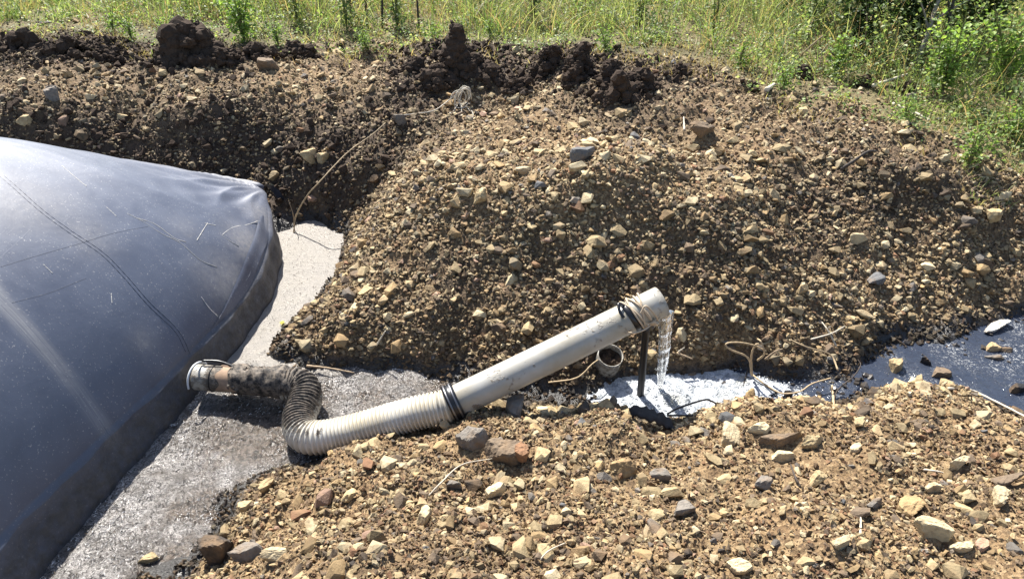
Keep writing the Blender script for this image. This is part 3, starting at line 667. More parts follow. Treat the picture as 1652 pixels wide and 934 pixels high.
for k in range(240):
    f_ = rg.uniform(.36, 1.12); aa = rg.normal(0, .75); r_ = rg.uniform(.004, .014)
    c_ = o0+(o1-o0)*min(f_, 1)+np.array([max(0, f_-1)*.1, -max(0, f_-1)*.25, 0]); c_ = c_+.068*np.array([0, math.sin(aa), math.cos(aa)]); v2, f2 = MUDP[k % 6]; parts.append((v2*r_+c_, f2))
V, F = merge(parts); V = V-o0; me = fast_mesh('mud_clumps', V, F, None, False, {'mud': np.full(len(V), 1.0)}); link('mud_clumps', me, M_PVC, OUT)
# tan tape patch
a = np.linspace(-.35, 2.2, 18); ax2, u2, w2 = frame_of(od); nn = 10
V = np.vstack([(o0+od*(.125+.085*k/(nn-1)+.012*np.sin(a*5+k*.2))[:, None]+.0635*(np.cos(a)[:, None]*u2+np.sin(a)[:, None]*w2)) for k in range(nn)]); F = grid_faces(nn, 18)
Vo = np.vstack([V, V-(V-(o0+((V-o0)@od)[:, None]*od))*.04])
link('tape_patch', fast_mesh('tape_patch', Vo-o0, np.vstack([F, F[:, ::-1]+len(V)]), None, True), simple_mat('tan_tape', (.30, .20, .13), .8, .6, 30, .4), OUT)
# pale collar ring against the bag
rc = P(322, 612, .115)
V, F = sweep(ring_path(rc, np.array([1, -.25, .12]), .080, n=60, a0=.1, a1=2.7), .0048, 10, True)
COLR = link('collar_ring', fast_mesh('collar_ring', V-rc, F, None, True), simple_mat('grey_collar', (.52, .53, .54), .35, .2, 30, .1), label='pale grey ring collar standing round the outlet where it leaves the bag', cat='collar'); COLR.location = rc
V, F = sweep(catmull([rc+np.array([.01, .05, .07]), rc+np.array([.09, .05, .065]), rc+np.array([.17, .03, .045])], 8), .006, 8, True)
link('tie_strap', fast_mesh('tie_strap', V, F, None, True), M_RUB, label='black tie strap running from the collar ring along the muddy outlet pipe', cat='strap')

# black prop post
p0 = P(1033, 640, -.04); p0[:2] = P(1033, 640, 0)[:2]; p1 = PY(1043, 524, p0[1]+.01)
path = np.array([p0+(p1-p0)*k for k in np.linspace(0, 1, 12)]); V, F = sweep(path, .0165, 14, True)
link('prop_post', fast_mesh('prop_post', V, F, None, True), M_RUB, label='upright black post standing in the foam, holding up the grey pipe', cat='post')

# pipe stub with dirt
st = hit(979, 594)[0]; st[2] += .01; ax3 = np.array([.12, -.42, 1.0]); ax3 /= np.linalg.norm(ax3)
STUB = empty('pipe_stub', tuple(st), 'short open grey pipe stub full of dirt, behind the long pipe', 'pipe stub')
path = np.array([st+ax3*k for k in np.linspace(-.05, .075, 8)]); V, F = tube(path, .062, .0575); link('stub_tube', fast_mesh('stub_tube', V-st, F, None, True, {'mud': .49+.0*V[:, 0]}), M_PVC, STUB)  # mud coat that also puts the shade of the stub body into its colour
e, u3, w3 = frame_of(ax3); rr, aa = np.meshgrid(np.linspace(0, .057, 9), np.linspace(0, 2*np.pi, 28, endpoint=False), indexing='ij')
V = st+ax3*.035+(rr*np.cos(aa))[..., None]*u3+(rr*np.sin(aa))[..., None]*w3; V = V.reshape(-1, 3)
V += ax3*(.02*fbm(V[:, 0], V[:, 1], 45, 3, 3))[:, None]; link('dirt_fill', fast_mesh('dirt_fill', V-st, grid_faces(9, 28, True), None, False), M_CLOD, STUB)

# ------------------------------------------------------------------ falling water
def water_mat():
    m, nt, N, L, b = mat_new('clear_water')
    b.inputs['Base Color'].default_value = (.97, .96, .92, 1); b.inputs['Roughness'].default_value = .05; b.inputs['IOR'].default_value = 1.33
    v = pos(nt); mpw = NN(nt, 'ShaderNodeMapping'); mpw.inputs['Scale'].default_value = (1, 1, .12); L.new(v, mpw.inputs['Vector'])
    L.new(ramp(nt, noise(nt, 110, 3, .6, mpw.outputs[0]), [(.48, .97), (.62, .72)]), b.inputs['Transmission Weight'])
    mp = NN(nt, 'ShaderNodeMapping'); mp.inputs['Scale'].default_value = (1, 1, .25); L.new(v, mp.inputs['Vector'])
    bump(nt, noise(nt, 140, 3, .6, mp.outputs[0]), .5, .006, b); return m
M_WATER = water_mat()
j0 = pb+axis_v*.004-w_*(RP-.012)
jb = np.array([jet_base[0], jet_base[1], .0]); jb[:2] = (j0+axis_v*.035)[:2]
pts = []
for k in np.linspace(0, 1, 70):
    tt_ = k; p = j0+(np.array([jb[0], jb[1], 0])-j0)*np.array([math.sqrt(tt_)*.9+.1*tt_, math.sqrt(tt_)*.9+.1*tt_, 1])*np.array([1, 1, k]); pts.append([p[0], p[1], j0[2]*(1-k)+.012*k])
path = np.array(pts); kk = np.linspace(0, 1, 70); seg = 28
T_ = np.tile([0, 0, 1.0], (70, 1)); a = np.linspace(0, 2*np.pi, seg, endpoint=False)
V = []
for i in range(70):
    k = kk[i]; w1 = .024*(1-k)**.7+.010; w2_ = .013*(1-k)+.009
    r = 1+.16*np.sin(a*3+k*4)+.10*np.sin(a*7-k*6)+.05*np.sin(k*60+a)+.04*math.sin(k*33)
    r *= sstep(0, .02, k)*.5+.5
    V.append(path[i]+np.stack([np.cos(a)*w1*r, np.sin(a)*w2_*r, -.02*(1-k)*np.cos(a)*0+a*0], 1))
V = np.vstack(V); c0 = len(V); F = grid_faces(70, seg, True); T3 = np.concatenate([F[:, [0, 1, 2]], F[:, [0, 2, 3]]]); V = np.vstack([V, path[0], path[-1]])
jj = np.arange(seg); T3 = np.vstack([T3, np.stack([np.full(seg, c0), (jj+1) % seg, jj], 1), np.stack([np.full(seg, c0+1), 69*seg+jj, 69*seg+(jj+1) % seg], 1)])
dr = [(V, T3)]
for k in range(46):
    a = RNG.uniform(0, 6.28); q = RNG.random(); d_ = RNG.uniform(.02, .05)*(.5+q); c_ = path[int(20+q*49)]+np.array([math.cos(a)*d_, math.sin(a)*d_, RNG.uniform(0, .03)]); dr.append((ICO1[0]*np.array([1, 1, 1.5])*RNG.uniform(.0012, .0032)+c_, ICO1[1]))
V, T3 = merge(dr)
link('water_jet', fast_mesh('water_jet', V, T3, None, True), M_WATER, label='clear water falling from the pipe mouth into white foam', cat='water')

# ------------------------------------------------------------------ rocks
def facet_rock(base, seed, dims, planes=9, rough_=.03, fr=2.5):
    rg = np.random.default_rng(seed); V, F = base; n = rg.normal(size=(planes, 3)); n /= np.linalg.norm(n, axis=1)[:, None]
    n = np.vstack([n, [0, 0, 1], [0, 0, -1]]); d = rg.uniform(.42, .88, len(n)); d[-2:] = .66
    dot = V@n.T; r = np.where(dot > .05, d[None]/np.maximum(dot, .05), 9).min(1); r = np.minimum(r, 1.3)
    r = r*(1+rough_*2*fbm(V[:, 0]+seed, V[:, 1], fr, 5, seed, V[:, 2], .6))
    V = V*r[:, None]; V = V/np.abs(V).max(0); return V*np.array(dims), F
PAL = {'tan': (.41, .315, .175), 'pale': (.50, .41, .255), 'ochre': (.36, .25, .125), 'rust': (.26, .14, .075), 'grey': (.175, .155, .132), 'dark': (.07, .057, .047), 'blue': (.135, .135, .135), 'brown': (.16, .118, .08), 'black': (.02, .02, .022), 'pink': (.42, .27, .19), 'white': (.56, .54, .49)}
# named rocks: u, v (foot), width px, height/width, colour, seed, turn, label
ROCKS = [
 (765,724,72,.62,'grey',1,.3,'long dark grey-brown slab leaning on the near bank below the hose end'),
 (815,745,66,.65,'brown',2,-.3,'broken brown block with a reddish face beside the leaning dark slab'),
 (846,742,30,1.3,'rust',3,.8,'rust-red split face of rock at the right of the brown block'),
 (834,672,36,1.9,'grey',4,.2,'upright jagged grey clod on the bank crest under the grey pipe'),
 (764,648,26,1.3,'dark',5,.2,'small dark lump perched on the crest where the grey pipe begins'),
 (735,790,28,.8,'grey',6,.5,'bluish-grey angular stone left of a pale slab, below the thin stalk'),
 (800,800,36,.6,'pale',7,.1,'pale wedge-shaped stone with a bright sunlit top, mid near bank'),
 (566,802,34,.65,'tan',8,.4,'tan blocky stone at the left shoulder of the near bank'),
 (680,845,36,1.0,'pale',9,1.2,'long pale yellow stone lying end-on in the near bank, left of centre'),
 (350,906,52,1.2,'dark',10,.1,'large dark rock upright at the slurry edge, lower left'),
 (395,904,62,.5,'grey',11,.2,'grey slab lying against the large dark rock at the slurry edge'),
 (441,905,46,.6,'pale',12,.3,'pale yellow block right of the grey slab by the slurry'),
 (245,912,44,.5,'tan',13,.1,'flat tan rock at the water edge, lowest left of the bank'),
 (395,824,30,.6,'tan',14,.1,'tan stone in the bank edge just above the slurry corner'),
 (428,795,34,.6,'tan',15,.7,'ochre lump highest on the slurry-side corner of the bank'),
 (1176,712,46,.8,'pale',20,.4,'large pale pyramid-shaped stone near the foam, on the near bank'),
 (1220,700,44,.6,'pale',21,-.4,'tilted pale slab right of the pyramid-shaped stone'),
 (1268,722,84,.3,'brown',22,.25,'long narrow dark brown slab casting a hard shadow behind a pale stone'),
 (1310,722,50,.5,'tan',23,.45,'tilted tan slab at the right end of the long brown slab'),
 (1258,746,50,.5,'pale',24,.1,'oval pale stone in front of the long brown slab'),
 (1386,690,30,.7,'tan',25,.2,'tan stone with a dark cleft on the right of the near bank crest'),
 (1384,728,32,.5,'pale',26,.3,'flat pale stone alone on the smooth part of the right bank'),
 (1545,762,52,.5,'pale',27,.1,'large flat-topped pale stone with a black shadow, right bank'),
 (1628,785,66,.4,'brown',28,.3,'long tilted slab with a dark underside at the right edge'),
 (1470,832,52,.75,'ochre',29,.8,'elongated ochre slab lying diagonally, right bank'),
 (1505,868,60,.6,'pale',30,.1,'biggest pale cream stone in front of the diagonal ochre slab'),
 (1550,890,44,.5,'pale',31,.2,'cream stone to the right of the biggest cream stone'),
 (1585,885,26,.75,'pink',32,.5,'rounded pinkish stone at lower right beside a cream one'),
 (1352,885,38,.85,'pale',33,.3,'pale stone with a pointed top at the lower middle-right'),
 (1108,835,60,.5,'grey',34,.3,'large blue-grey flat stone in the middle of the near bank'),
 (1070,776,42,.5,'grey',35,-.2,'grey and tan cracked stone uphill of the blue-grey flat one'),
 (1005,765,46,.8,'ochre',36,.3,'broad ochre-tan cracked rock in the centre of the near bank'),
 (1190,925,46,.6,'pale',37,.2,'pale stone at the bottom edge, right of centre'),
 (1230,790,44,.5,'grey',38,.6,'grey stone with white edges in the loose gravel right of centre'),
 (1320,782,30,.9,'tan',39,.9,'tan knobbly stone with a dark stick behind it'),
 (1262,835,26,.6,'tan',40,.2,'small smooth tan stone beside the ochre slope scar'),
 (1410,820,40,.4,'grey',41,.3,'flat grey slate left of the diagonal ochre slab'),
 (1508,795,30,.7,'pale',42,.3,'pale stone uphill of the biggest cream stone'),
 (1610,815,36,.9,'pale',43,.9,'pale pitted rock below the long tilted slab at the right edge'),
 (940,258,40,.7,'blue',50,.2,'round blue-grey rock standing alone on the sunny mound top'),
 (778,330,42,.65,'tan',51,.6,'tan angular stone catching sun on the mound shoulder'),
 (845,282,32,.5,'pale',52,.3,'pale cream flat stone above the mound shoulder'),
 (1135,218,52,.5,'brown',53,.1,'broad dark-shaded rock below the row of dark clods'),
 (500,260,26,.95,'tan',54,.3,'rounded tan stone in the dark slope above the bag corner'),
 (524,262,24,.9,'tan',55,.8,'second tan rock, touching the rounded one in the dark slope'),
 (195,196,28,.6,'tan',56,.2,'tan stone in the dark slope above the bag, at the left'),
 (150,163,22,.7,'pale',57,.2,'pale stone on the edge of the left shelf'),
 (88,160,26,1.0,'grey',58,.3,'mossy grey boulder on the edge of the left shelf'),
 (38,203,26,.7,'tan',59,.3,'tan block just above the bag at the left edge'),
 (645,200,34,.7,'grey',60,.9,'greenish-grey cobble beside the long dry stalk'),
 (432,112,34,.75,'brown',61,.2,'brown boulder below the dark heap, on the left shelf'),
 (1098,545,20,1.2,'pale',62,.1,'pale round stone just behind the falling water'),
 (1390,392,40,.5,'pale',63,.2,'pale slab on the right side of the far mound slope'),
 (1600,358,30,1.0,'tan',64,1.0,'pointed tan rock upright on the far slope at right'),
 (1415,458,40,.5,'blue',65,.2,'smooth bluish-grey stone on the lit lower slope at right'),
 (1520,262,30,.5,'pale',66,.2,'pale stone near the grass at the right of the mound'),
 (1440,600,34,.85,'tan',70,.7,'oblong tan stone standing in the blue water'),
 (1598,572,38,.5,'tan',71,.1,'flat-topped tan stone in the stream, below the white one'),
 (1622,574,20,.8,'brown',72,.3,'small rounded brown stone beside the flat-topped one in the stream'),
 (1602,586,34,.35,'grey',73,.1,'low wet grey stone just breaking the stream surface'),
 (1512,616,42,.5,'brown',74,.3,'dark jagged rock in mid-stream close to the near bank'),
 (1490,592,24,.9,'black',75,.1,'black wet rock at the stream edge beside the far slope'),
 (1608,541,62,.32,'white',76,.25,'bright white elongated stone lying on the mud by the stream'),
 (1118,610,26,.5,'brown',77,.1,'wet brown stone at the back edge of the foam, behind the falling water'),
 (1640,640,36,.6,'black',78,.2,'black wet rock in the water at the right edge'),
]
HERO = []
for (u, v, w, hr, c, sd_, turn, lab) in ROCKS:
    p, t = hit(u, v, None, -.02); r = w*t/FPX*.52
    in_water = p[2] < .03
    dims = (r, max(r*hr*(.78+.12*(sd_ % 3)), .01), max(r*hr*(.80+.06*(sd_ % 4)), .008))
    V, F = facet_rock(ICO4 if w > 44 else ICO3, 100+sd_, dims, 6 if sd_ % 2 else 5, .085)
    me = fast_mesh('rock', V, F, None, False); o = link('rock', me, M_STONE, label=lab, cat='rock')
    o.location = (p[0], p[1]+r*.25, max(p[2], -.005)+dims[2]*(.42 if not in_water else .25)); o.rotation_euler = (.18*math.sin(sd_*3.1), .22*math.sin(sd_*1.7), turn+.3*math.sin(sd_))
    k = PAL[c]; f = .9+.25*((sd_*37) % 10)/10; o.color = (k[0]*f, k[1]*f, k[2]*f, 1); HERO.append((p[0], p[1]+r*.25, r))
HERO = np.array(HERO)

PR_S = [hull_rock(500+i, 9, d) for i, d in enumerate([(1, .8, .6), (1, .9, .75), (1, .6, .5), (1, .85, .5), (1, .7, .7), (1, .95, .85), (1, .75, .4), (1, .9, .6)]*3)]
PR_L = [hull_rock(900+i, 18, d) for i, d in enumerate([(1, .75, .5), (1, .85, .65), (1, .6, .4), (1, .8, .45), (1, .7, .6), (1, .9, .7), (1, .65, .35), (1, .85, .55)]*2)]
def rand_rot(n, flat=.5):
    a = RNG.uniform(0, 2*np.pi, n); tx = RNG.normal(0, flat, n); ty = RNG.normal(0, flat, n)
    ca, sa = np.cos(a), np.sin(a); cx, sx_ = np.cos(tx), np.sin(tx); cy, sy_ = np.cos(ty), np.sin(ty)
    Rz = np.zeros((n, 3, 3)); Rz[:, 0, 0] = ca; Rz[:, 0, 1] = -sa; Rz[:, 1, 0] = sa; Rz[:, 1, 1] = ca; Rz[:, 2, 2] = 1
    Rx = np.zeros((n, 3, 3)); Rx[:, 0, 0] = 1; Rx[:, 1, 1] = cx; Rx[:, 1, 2] = -sx_; Rx[:, 2, 1] = sx_; Rx[:, 2, 2] = cx
    Ry = np.zeros((n, 3, 3)); Ry[:, 1, 1] = 1; Ry[:, 0, 0] = cy; Ry[:, 0, 2] = sy_; Ry[:, 2, 0] = -sy_; Ry[:, 2, 2] = cy
    return Rz@Rx@Ry, a, tx, ty
def in_view(x, y, m=.12):
    dep = y*math.cos(PITCH)+(CAM_Z-.3)*math.sin(PITCH); return (np.abs(x) < dep*(.693+m)+.15) & (y > 1.2)
def scatter(n, rmin, rmax, expo, ymax=7.2, dpow=1.4, wet_ok=.25, zlim=.004, dark_thin=.4):
    out = [[], [], []]; got = 0
    while got < n:
        m = n*6; x = RNG.uniform(-4.6, 4.6, m); y = RNG.uniform(1.15, ymax, m); k = in_view(x, y); x, y = x[k], y[k]
        dep = y*.843+1.1; k = RNG.random(len(x)) < (2.3/dep)**dpow; x, y = x[k], y[k]
        z = gz(x, y); we = gz(x, y, WET); tf = gz(x, y, turf); dk = gz(x, y, DK)
        clus = np.where(y < 2.45, .80+1.0*fbm(x, y, 2.6, 4, 41), .85+.6*fbm(x, y, 3.5, 3, 42))
        k = (z > zlim) & (RNG.random(len(x)) < np.where(we > .5, wet_ok, 1.0)) & (RNG.random(len(x)) > .8*tf**3) & (RNG.random(len(x)) > dk*dark_thin) & (RNG.random(len(x)) < clus) & (RNG.random(len(x)) < np.clip(.55+.6*gz(x, y, SLP), 0, 1))
        k &= ~((x < -1.25) & (y < 4.45) & (y > 2.3)) & ~((x < -1.2) & (y <= 2.3) & (z < .02))
        if rmax < .03: k &= RNG.random(len(x)) > .45*(y > 3.3)*(1-dk)*sstep(.5, .6, z)
        x, y, z = x[k], y[k], z[k]; out[0].append(x); out[1].append(y); out[2].append(z); got += len(x)
    x, y, z = (np.concatenate(o)[:n] for o in out)
    if rmax < .04:
        near = np.zeros(len(x), bool)
        for hx, hy, hr_ in HERO: near |= np.hypot(x-hx, (y-hy)*1.2) < hr_*.72
        x, y, z = x[~near], y[~near], z[~near]; n = len(x)
    q = RNG.random(n); r = (rmin**-expo+q*(rmax**-expo-rmin**-expo))**(-1/expo)*(1+.38*sstep(2.35, 2.6, y)*(1-.3*sstep(4.2, 5, y))); return x, y, z, r
def stone_colours(x, y, wet, dk, earthy=0.0, fine=0.0):
    n = len(x); keys = ['tan', 'pale', 'ochre', 'rust', 'grey', 'dark', 'blue', 'brown', 'pink']; base = np.array([PAL[k] for k in keys])
    pr = np.array([.40, .22, .14, .03, .04, .02, .01, .12, .02]); red = np.clip(fbm(x, y, 1.3, 3, 66)*1.5, 0, 1)*(y < 2.3)
    c = base[RNG.choice(len(keys), n, p=pr)]; alt = base[RNG.choice([2, 3, 7, 7, 7, 0], n)]*.85
    sw = RNG.random(n) < np.maximum(red*.8, np.clip(earthy*(1+1.0*(y < 2.4)*(1+1.5*fbm(x, y, 2.0, 3, 67))), 0, .9)); c = np.where(sw[:, None], alt, c); c = c*RNG.uniform(.72, 1.2, n)[:, None]
    fi = fine*RNG.uniform(.3, 1.3, n)[:, None]; c = c*(1-fi)+(np.array([.20, .130, .070])+np.array([.045, .040, .027])*sstep(2.3, 2.6, y)[:, None]+np.array([.10, .090, .060])*sstep(2.9, 3.6, y)[:, None])*fi
    c = c*(1-.15*(y < 2.35))[:, None]*RNG.uniform(.7, 1.15, n)[:, None]
    mud = np.clip(dk*RNG.uniform(0, 1.25, n), 0, .9)[:, None]*.85; c = c*(1-mud)+np.array([.045, .030, .020])*mud  # dark soil tint; also carries the mound shade painted into the darkness field
    w = wet[:, None]; return c*(1-.82*w)+np.array([.008, .008, .009])*w
def stuff_rocks(name, protos, x, y, z, r, sink, flat, mat=M_GRAVEL, earthy=0.0, fine=0.0):
    n = len(x); Rm = rand_rot(n, flat)[0]; idx = RNG.integers(0, len(protos), n); col = stone_colours(x, y, gz(x, y, WET), gz(x, y, DK), earthy, fine)
    VS = []; FS = []; CS = []; off = 0
    for i, (pv, pf) in enumerate(protos):
        k = np.nonzero(idx == i)[0]
        if not len(k): continue
        v = np.einsum('nij,vj->nvi', Rm[k], pv)*r[k, None, None]; v[..., 2] += (z[k]+r[k]*sink)[:, None]; v[..., 0] += x[k][:, None]; v[..., 1] += y[k][:, None]
        nv = len(pv); f = pf[None]+(np.arange(len(k))*nv)[:, None, None]+off; VS.append(v.reshape(-1, 3)); FS.append(f.reshape(-1, 3)); CS.append(np.repeat(col[k], nv, axis=0)); off += nv*len(k)
    V = np.vstack(VS); F = np.vstack(FS); print(name, n, 'tris', len(F))
    return fast_mesh(name, V, F, np.vstack(CS), False)
# large stones: the 235 that show largest are single parts of the ground, the rest go in with the gravel
x, y, z, r = scatter(6500, .014, .052, 2.25, dpow=.9, dark_thin=.35); r = r*(1-.12*sstep(2.4, 2.7, y))
show = r/(y*.843+1.1)
dist_h = np.min(np.hypot(x[:, None]-HERO[None, :, 0], y[:, None]-HERO[None, :, 1])-HERO[None, :, 2], axis=1); ok = dist_h > r*.7
x, y, z, r, show = x[ok], y[ok], z[ok], r[ok], show[ok]
order = np.argsort(-show*in_view(x, y, -.01)); big = order[:235]; rest = order[235:]
SM = [fast_mesh('stone', v, f, None, False) for v, f in PR_L]
for m_ in SM: m_.materials.append(M_STONE)
colb = stone_colours(x[big], y[big], gz(x[big], y[big], WET), gz(x[big], y[big], DK))
_, a_, tx_, ty_ = rand_rot(len(big), .25)
for i, k in enumerate(big):
    o = bpy.data.objects.new('stone', SM[i % len(SM)]); COL.objects.link(o); o.parent = GROUND
    o.location = (x[k], y[k], z[k]+r[k]*.22); o.scale = (r[k],)*3; o.rotation_euler = (tx_[i], ty_[i], a_[i]); o.color = (*colb[i], 1)
me = stuff_rocks('cobbles', PR_L, x[rest], y[rest], z[rest], r[rest], .22, .35); link('cobbles', me, M_GRAVEL, kind='stuff')
x, y, z, r = scatter(62000, .0068, .0165, 1.7, dpow=1.0, wet_ok=.6, zlim=-.022, dark_thin=.25)
me = stuff_rocks('gravel', PR_S, x, y, z, r, .38, .6, earthy=.26, fine=.30); link('gravel', me, M_GRAVEL, kind='stuff')
x, y, z, r = scatter(42000, .0035, .0085, 1.6, ymax=4.4, dpow=2.2, wet_ok=.4, dark_thin=.1)
PR_T = [hull_rock(1300+i, 6, (1, .85, .7)) for i in range(12)]
me = stuff_rocks('grit', PR_T, x, y, z, r, .3, .8, earthy=.5, fine=.5); link('grit', me, M_GRAVEL, kind='stuff')

rw = np.random.default_rng(77); wx = rw.uniform(1.0, 3.2, 900); wy = rw.uniform(2.2, 3.6, 900); k = (gz(wx, wy) < .004) & (rw.random(900) < np.clip(.35+1.6*fbm(wx, wy, 3, 3, 15), .02, .8)); wx, wy = wx[k][:150], wy[k][:150]; wr = rw.uniform(.010, .042, len(wx))*(.5+.5*rw.random(len(wx)))

me = stuff_rocks('wet_stones', PR_L, wx, wy, np.zeros(len(wx)), wr, .12, .3); link('wet_stones', me, simple_mat('wet_rock', (.05, .042, .035), .3, .5, 30, .4), kind='stuff')
# ------------------------------------------------------------------ dark soil heaps and clods
LUMP_P = [hull_rock(3000+i, 12, (1, .85, .8)) for i in range(8)]
def lump_mesh(seed, prof, n=34):
    """a heap of crumbly lumps: prof = (half width, half depth, height, sharpness)"""
    rg = np.random.default_rng(seed); w, d, h, shp = prof; parts = []
    for k in range(n):
        a = rg.uniform(0, 2*np.pi); q = rg.random()**.6; top = h*(1-q**(shp if shp > 1 else 1.0))
        col_ = k < 9
        r = min(w, h)*rg.uniform(.16, .36)*(1-.25*q)*(1 if n < 50 else .8)
        if col_: q = .12*rg.random(); hk = (k+1)/9*h*.92; q = q if shp < 1 else q*6.5*(1-k/20); r = min(w, h)*(.74-.52*k/9 if shp < 1 else .44-.10*k/9); c = np.array([math.cos(a)*q*w, math.sin(a)*q*d, hk-r*.6])
        else: c = np.array([math.cos(a)*q*w, math.sin(a)*q*d, max(0, rg.uniform(.25, 1)*top-r*.4)])
        V, F = ICO1; s_ = seed*7+k; rr = 1+.55*fbm(V[:, 0]+s_, V[:, 1], 1.8, 4, s_, V[:, 2], .65)
        V = V*rr[:, None]*r*np.array([1, .9, rg.uniform(.8, 1.15)])+c; parts.append((V, F))
        for p_ in V[rg.choice(len(V), 9)]: v2, f2 = LUMP_P[rg.integers(8)]; parts.append((v2*rg.uniform(.006, .022)+p_, f2))
    V, F = merge(parts); return fast_mesh('soil_clod', V, F, None, False)
def clod(u, v, w, h, seed, lab, shp=1.6, name='soil_clod', cat='soil clod', n=34):
    p, t = hit(u, v); s = t/FPX; W_ = w*s/2; H_ = h*s/math.cos(R_(16))*.92
    o = link(name, lump_mesh(seed, (W_*(1.05 if n < 50 else .88), W_*.7, H_*(.88 if n < 50 else 1), shp), n), M_CLOD, label=lab, cat=cat); o.location = (p[0], p[1]+W_*.4, p[2]-.005); return o
clod(304, 102, 128, 66, 3, 'broad rounded heap of dark brown soil at the grass edge, upper left', 1.9, 'soil_heap', 'soil heap', 110)
clod(737, 122, 88, 84, 7, 'tall pointed spire of black soil, highest of the dark clods', .62, 'soil_heap', 'soil heap', 120)
clod(934, 130, 50, 70, 12, 'upright stump-shaped black clod with a flat top, right of the pair', 3.5)
clod(888, 118, 48, 52, 15, 'squat black clod left of the stump-shaped one', 2.4)
clod(925, 140, 52, 40, 18, 'rounded brown clod at the foot of the stump-shaped one')
clod(875, 128, 48, 30, 20, 'low crumbly clod under the squat black one')
clod(1000, 165, 74, 56, 22, 'rough dark clod nearest the camera in the row of clods')
clod(985, 132, 50, 40, 24, 'dark clod between the stump-shaped one and the lone small clod')
clod(1030, 142, 60, 34, 26, 'crumbling dark soil heap at the right end of the clod row')
clod(1097, 122, 24, 20, 28, 'small lone black clod at the right beside the dry grass')
clod(705, 142, 84, 38, 30, 'wide dark clod pile below and left of the pointed spire')
clod(668, 120, 50, 30, 33, 'small dark clod at the left end of the clod row')
clod(790, 134, 70, 32, 36, 'loose dark clods between the spire and the squat clod')
clod(840, 150, 60, 26, 38, 'low dark clod in the middle gap of the row')
clod(764, 120, 60, 36, 39, 'brown clod leaning on the right of the pointed spire')
clod(28, 86, 90, 42, 40, 'dark soil heap at the far left edge')
clod(100, 92, 100, 36, 43, 'second dark soil heap from the left edge')
clod(165, 100, 70, 24, 46, 'low dark heap right of the two at the left edge')
clod(410, 100, 90, 32, 48, 'dark crumbly soil right of the broad rounded heap')
clod(480, 95, 70, 30, 51, 'small dark heap farther right of the broad rounded heap')
clod(365, 108, 70, 34, 54, 'dark clod at the right foot of the broad rounded heap')
clod(1400, 140, 40, 20, 57, 'dark hollow clod under the fallen stick in the grass')
clod(1295, 128, 36, 26, 58, 'reddish-brown dry clump among the grass')
clod(1465, 150, 50, 20, 59, 'dark earth lump in the grass beside the fallen stick')
# crumbly dark lumps, too many to count
n = 5000; x = RNG.uniform(-4.6, 4.4, n*6); y = RNG.uniform(4.4, 6.6, n*6); k = (RNG.random(n*6) < gz(x, y, DK)**2) & (gz(x, y, turf) < .6) & in_view(x, y) & (gz(x, y) > .03); x = x[k][:n]; y = y[k][:n]; r = .010*RNG.random(len(x))**-.45; r = np.minimum(r, .042)
PR_C = [hull_rock(2000+i, 12, (1, .9, .8)) for i in range(12)]
me = stuff_rocks('soil_crumbs', PR_C, x, y, gz(x, y), r, .35, .7); link('soil_crumbs', me, M_CLOD, kind='stuff')

# ------------------------------------------------------------------ sticks, roots, cords
M_STICK = simple_mat('dry_wood', (.34, .25, .16), .8, .4, 60, .4); M_PALE = simple_mat('bleached_wood', (.52, .46, .36), .75, .3, 60, .4); M_DARKW = simple_mat('dark_wood', (.05, .038, .03), .8, .4, 40, .4)
M_ROOT = simple_mat('root', (.42, .31, .18), .7, .3, 60, .35)
def stick(name, pts, rad, mat, lab, cat, taper=.5, group=None, wob=.0):
    """pts: (u, v, lift above what lies there)"""
    q = []
    for u, v, l in pts:
        p, t = hit(u, v, None, 0.0); d = ray(u, v); 
        if l: p = p - d/abs(d[2])*l*1.0; p = np.array(p)
        q.append(p)
    path = catmull(q, 8); n = len(path)
    if wob: path = path+wob*np.stack([fbm(np.arange(n)*.3, np.zeros(n), 1, 2, s) for s in (1, 2, 3)], 1)
    V, F = sweep(path, np.linspace(rad, rad*taper, n)*(1+.15*np.sin(np.arange(n)*1.9)), 8, True); c = path[0]
    o = link(name, fast_mesh(name, V-c, F, None, True), mat, label=lab, cat=cat, group=group); o.location = c; return o
stick('dry_stalk', [(474,376,.0),(478,352,.06),(495,318,.10),(515,296,.10),(560,250,.06),(600,218,.05),(622,200,.03)], .0050, M_ROOT, 'long thin dry stalk arching from the grey slurry up over the dark slope', 'stalk', .7)
stick('dry_stalk', [(475,372,0),(473,348,.06),(466,326,.08)], .004, M_STICK, 'short dark sprig beside the foot of the long dry stalk', 'stalk')
stick('cord_line', [(640,188,.015),(670,184,.01),(700,180,.015),(722,165,.02),(740,150,.04)], .0038, M_ROPE2, 'pale cord trailing left from the cord bundle on the mound', 'cord', 1.0)
p, _ = hit(745, 172); parts = []
for i in range(7):
    rg = np.random.default_rng(i+5); c = p+np.array([rg.uniform(-.03, .03), rg.uniform(-.03, .03), .05+rg.uniform(-.01, .02)])
    a = np.linspace(0, 2*np.pi*.93, 26); ph = rg.uniform(0, 6); L1 = rg.uniform(.05, .09); L2 = rg.uniform(.03, .05); th = rg.uniform(.7, 1.5)
    V = np.stack([np.cos(a)*L2*np.sin(th)+np.sin(a)*L1*np.cos(th), np.sin(a)*.03*math.sin(ph), np.sin(a)*L1*np.sin(th)-np.cos(a)*L2*np.cos(th)], 1)+c; V[:, 2] = np.maximum(V[:, 2], gz(V[:, 0], V[:, 1])+.006)
    parts.append(sweep(V, .0034, 6, True))
for i in range(3):
    q = p+np.array([-.03+.03*i, -.02, .03]); e = q+np.array([-.03+.04*i, -.22, 0]); pth = catmull([q, (q+e)/2+np.array([.03*(i-1), 0, .02]), e], 8); pth[:, 2] = np.maximum(pth[:, 2]-.0, 0); pth[:, 2] = gz(pth[:, 0], pth[:, 1])+.012; parts.append(sweep(pth, .0034, 6, True))
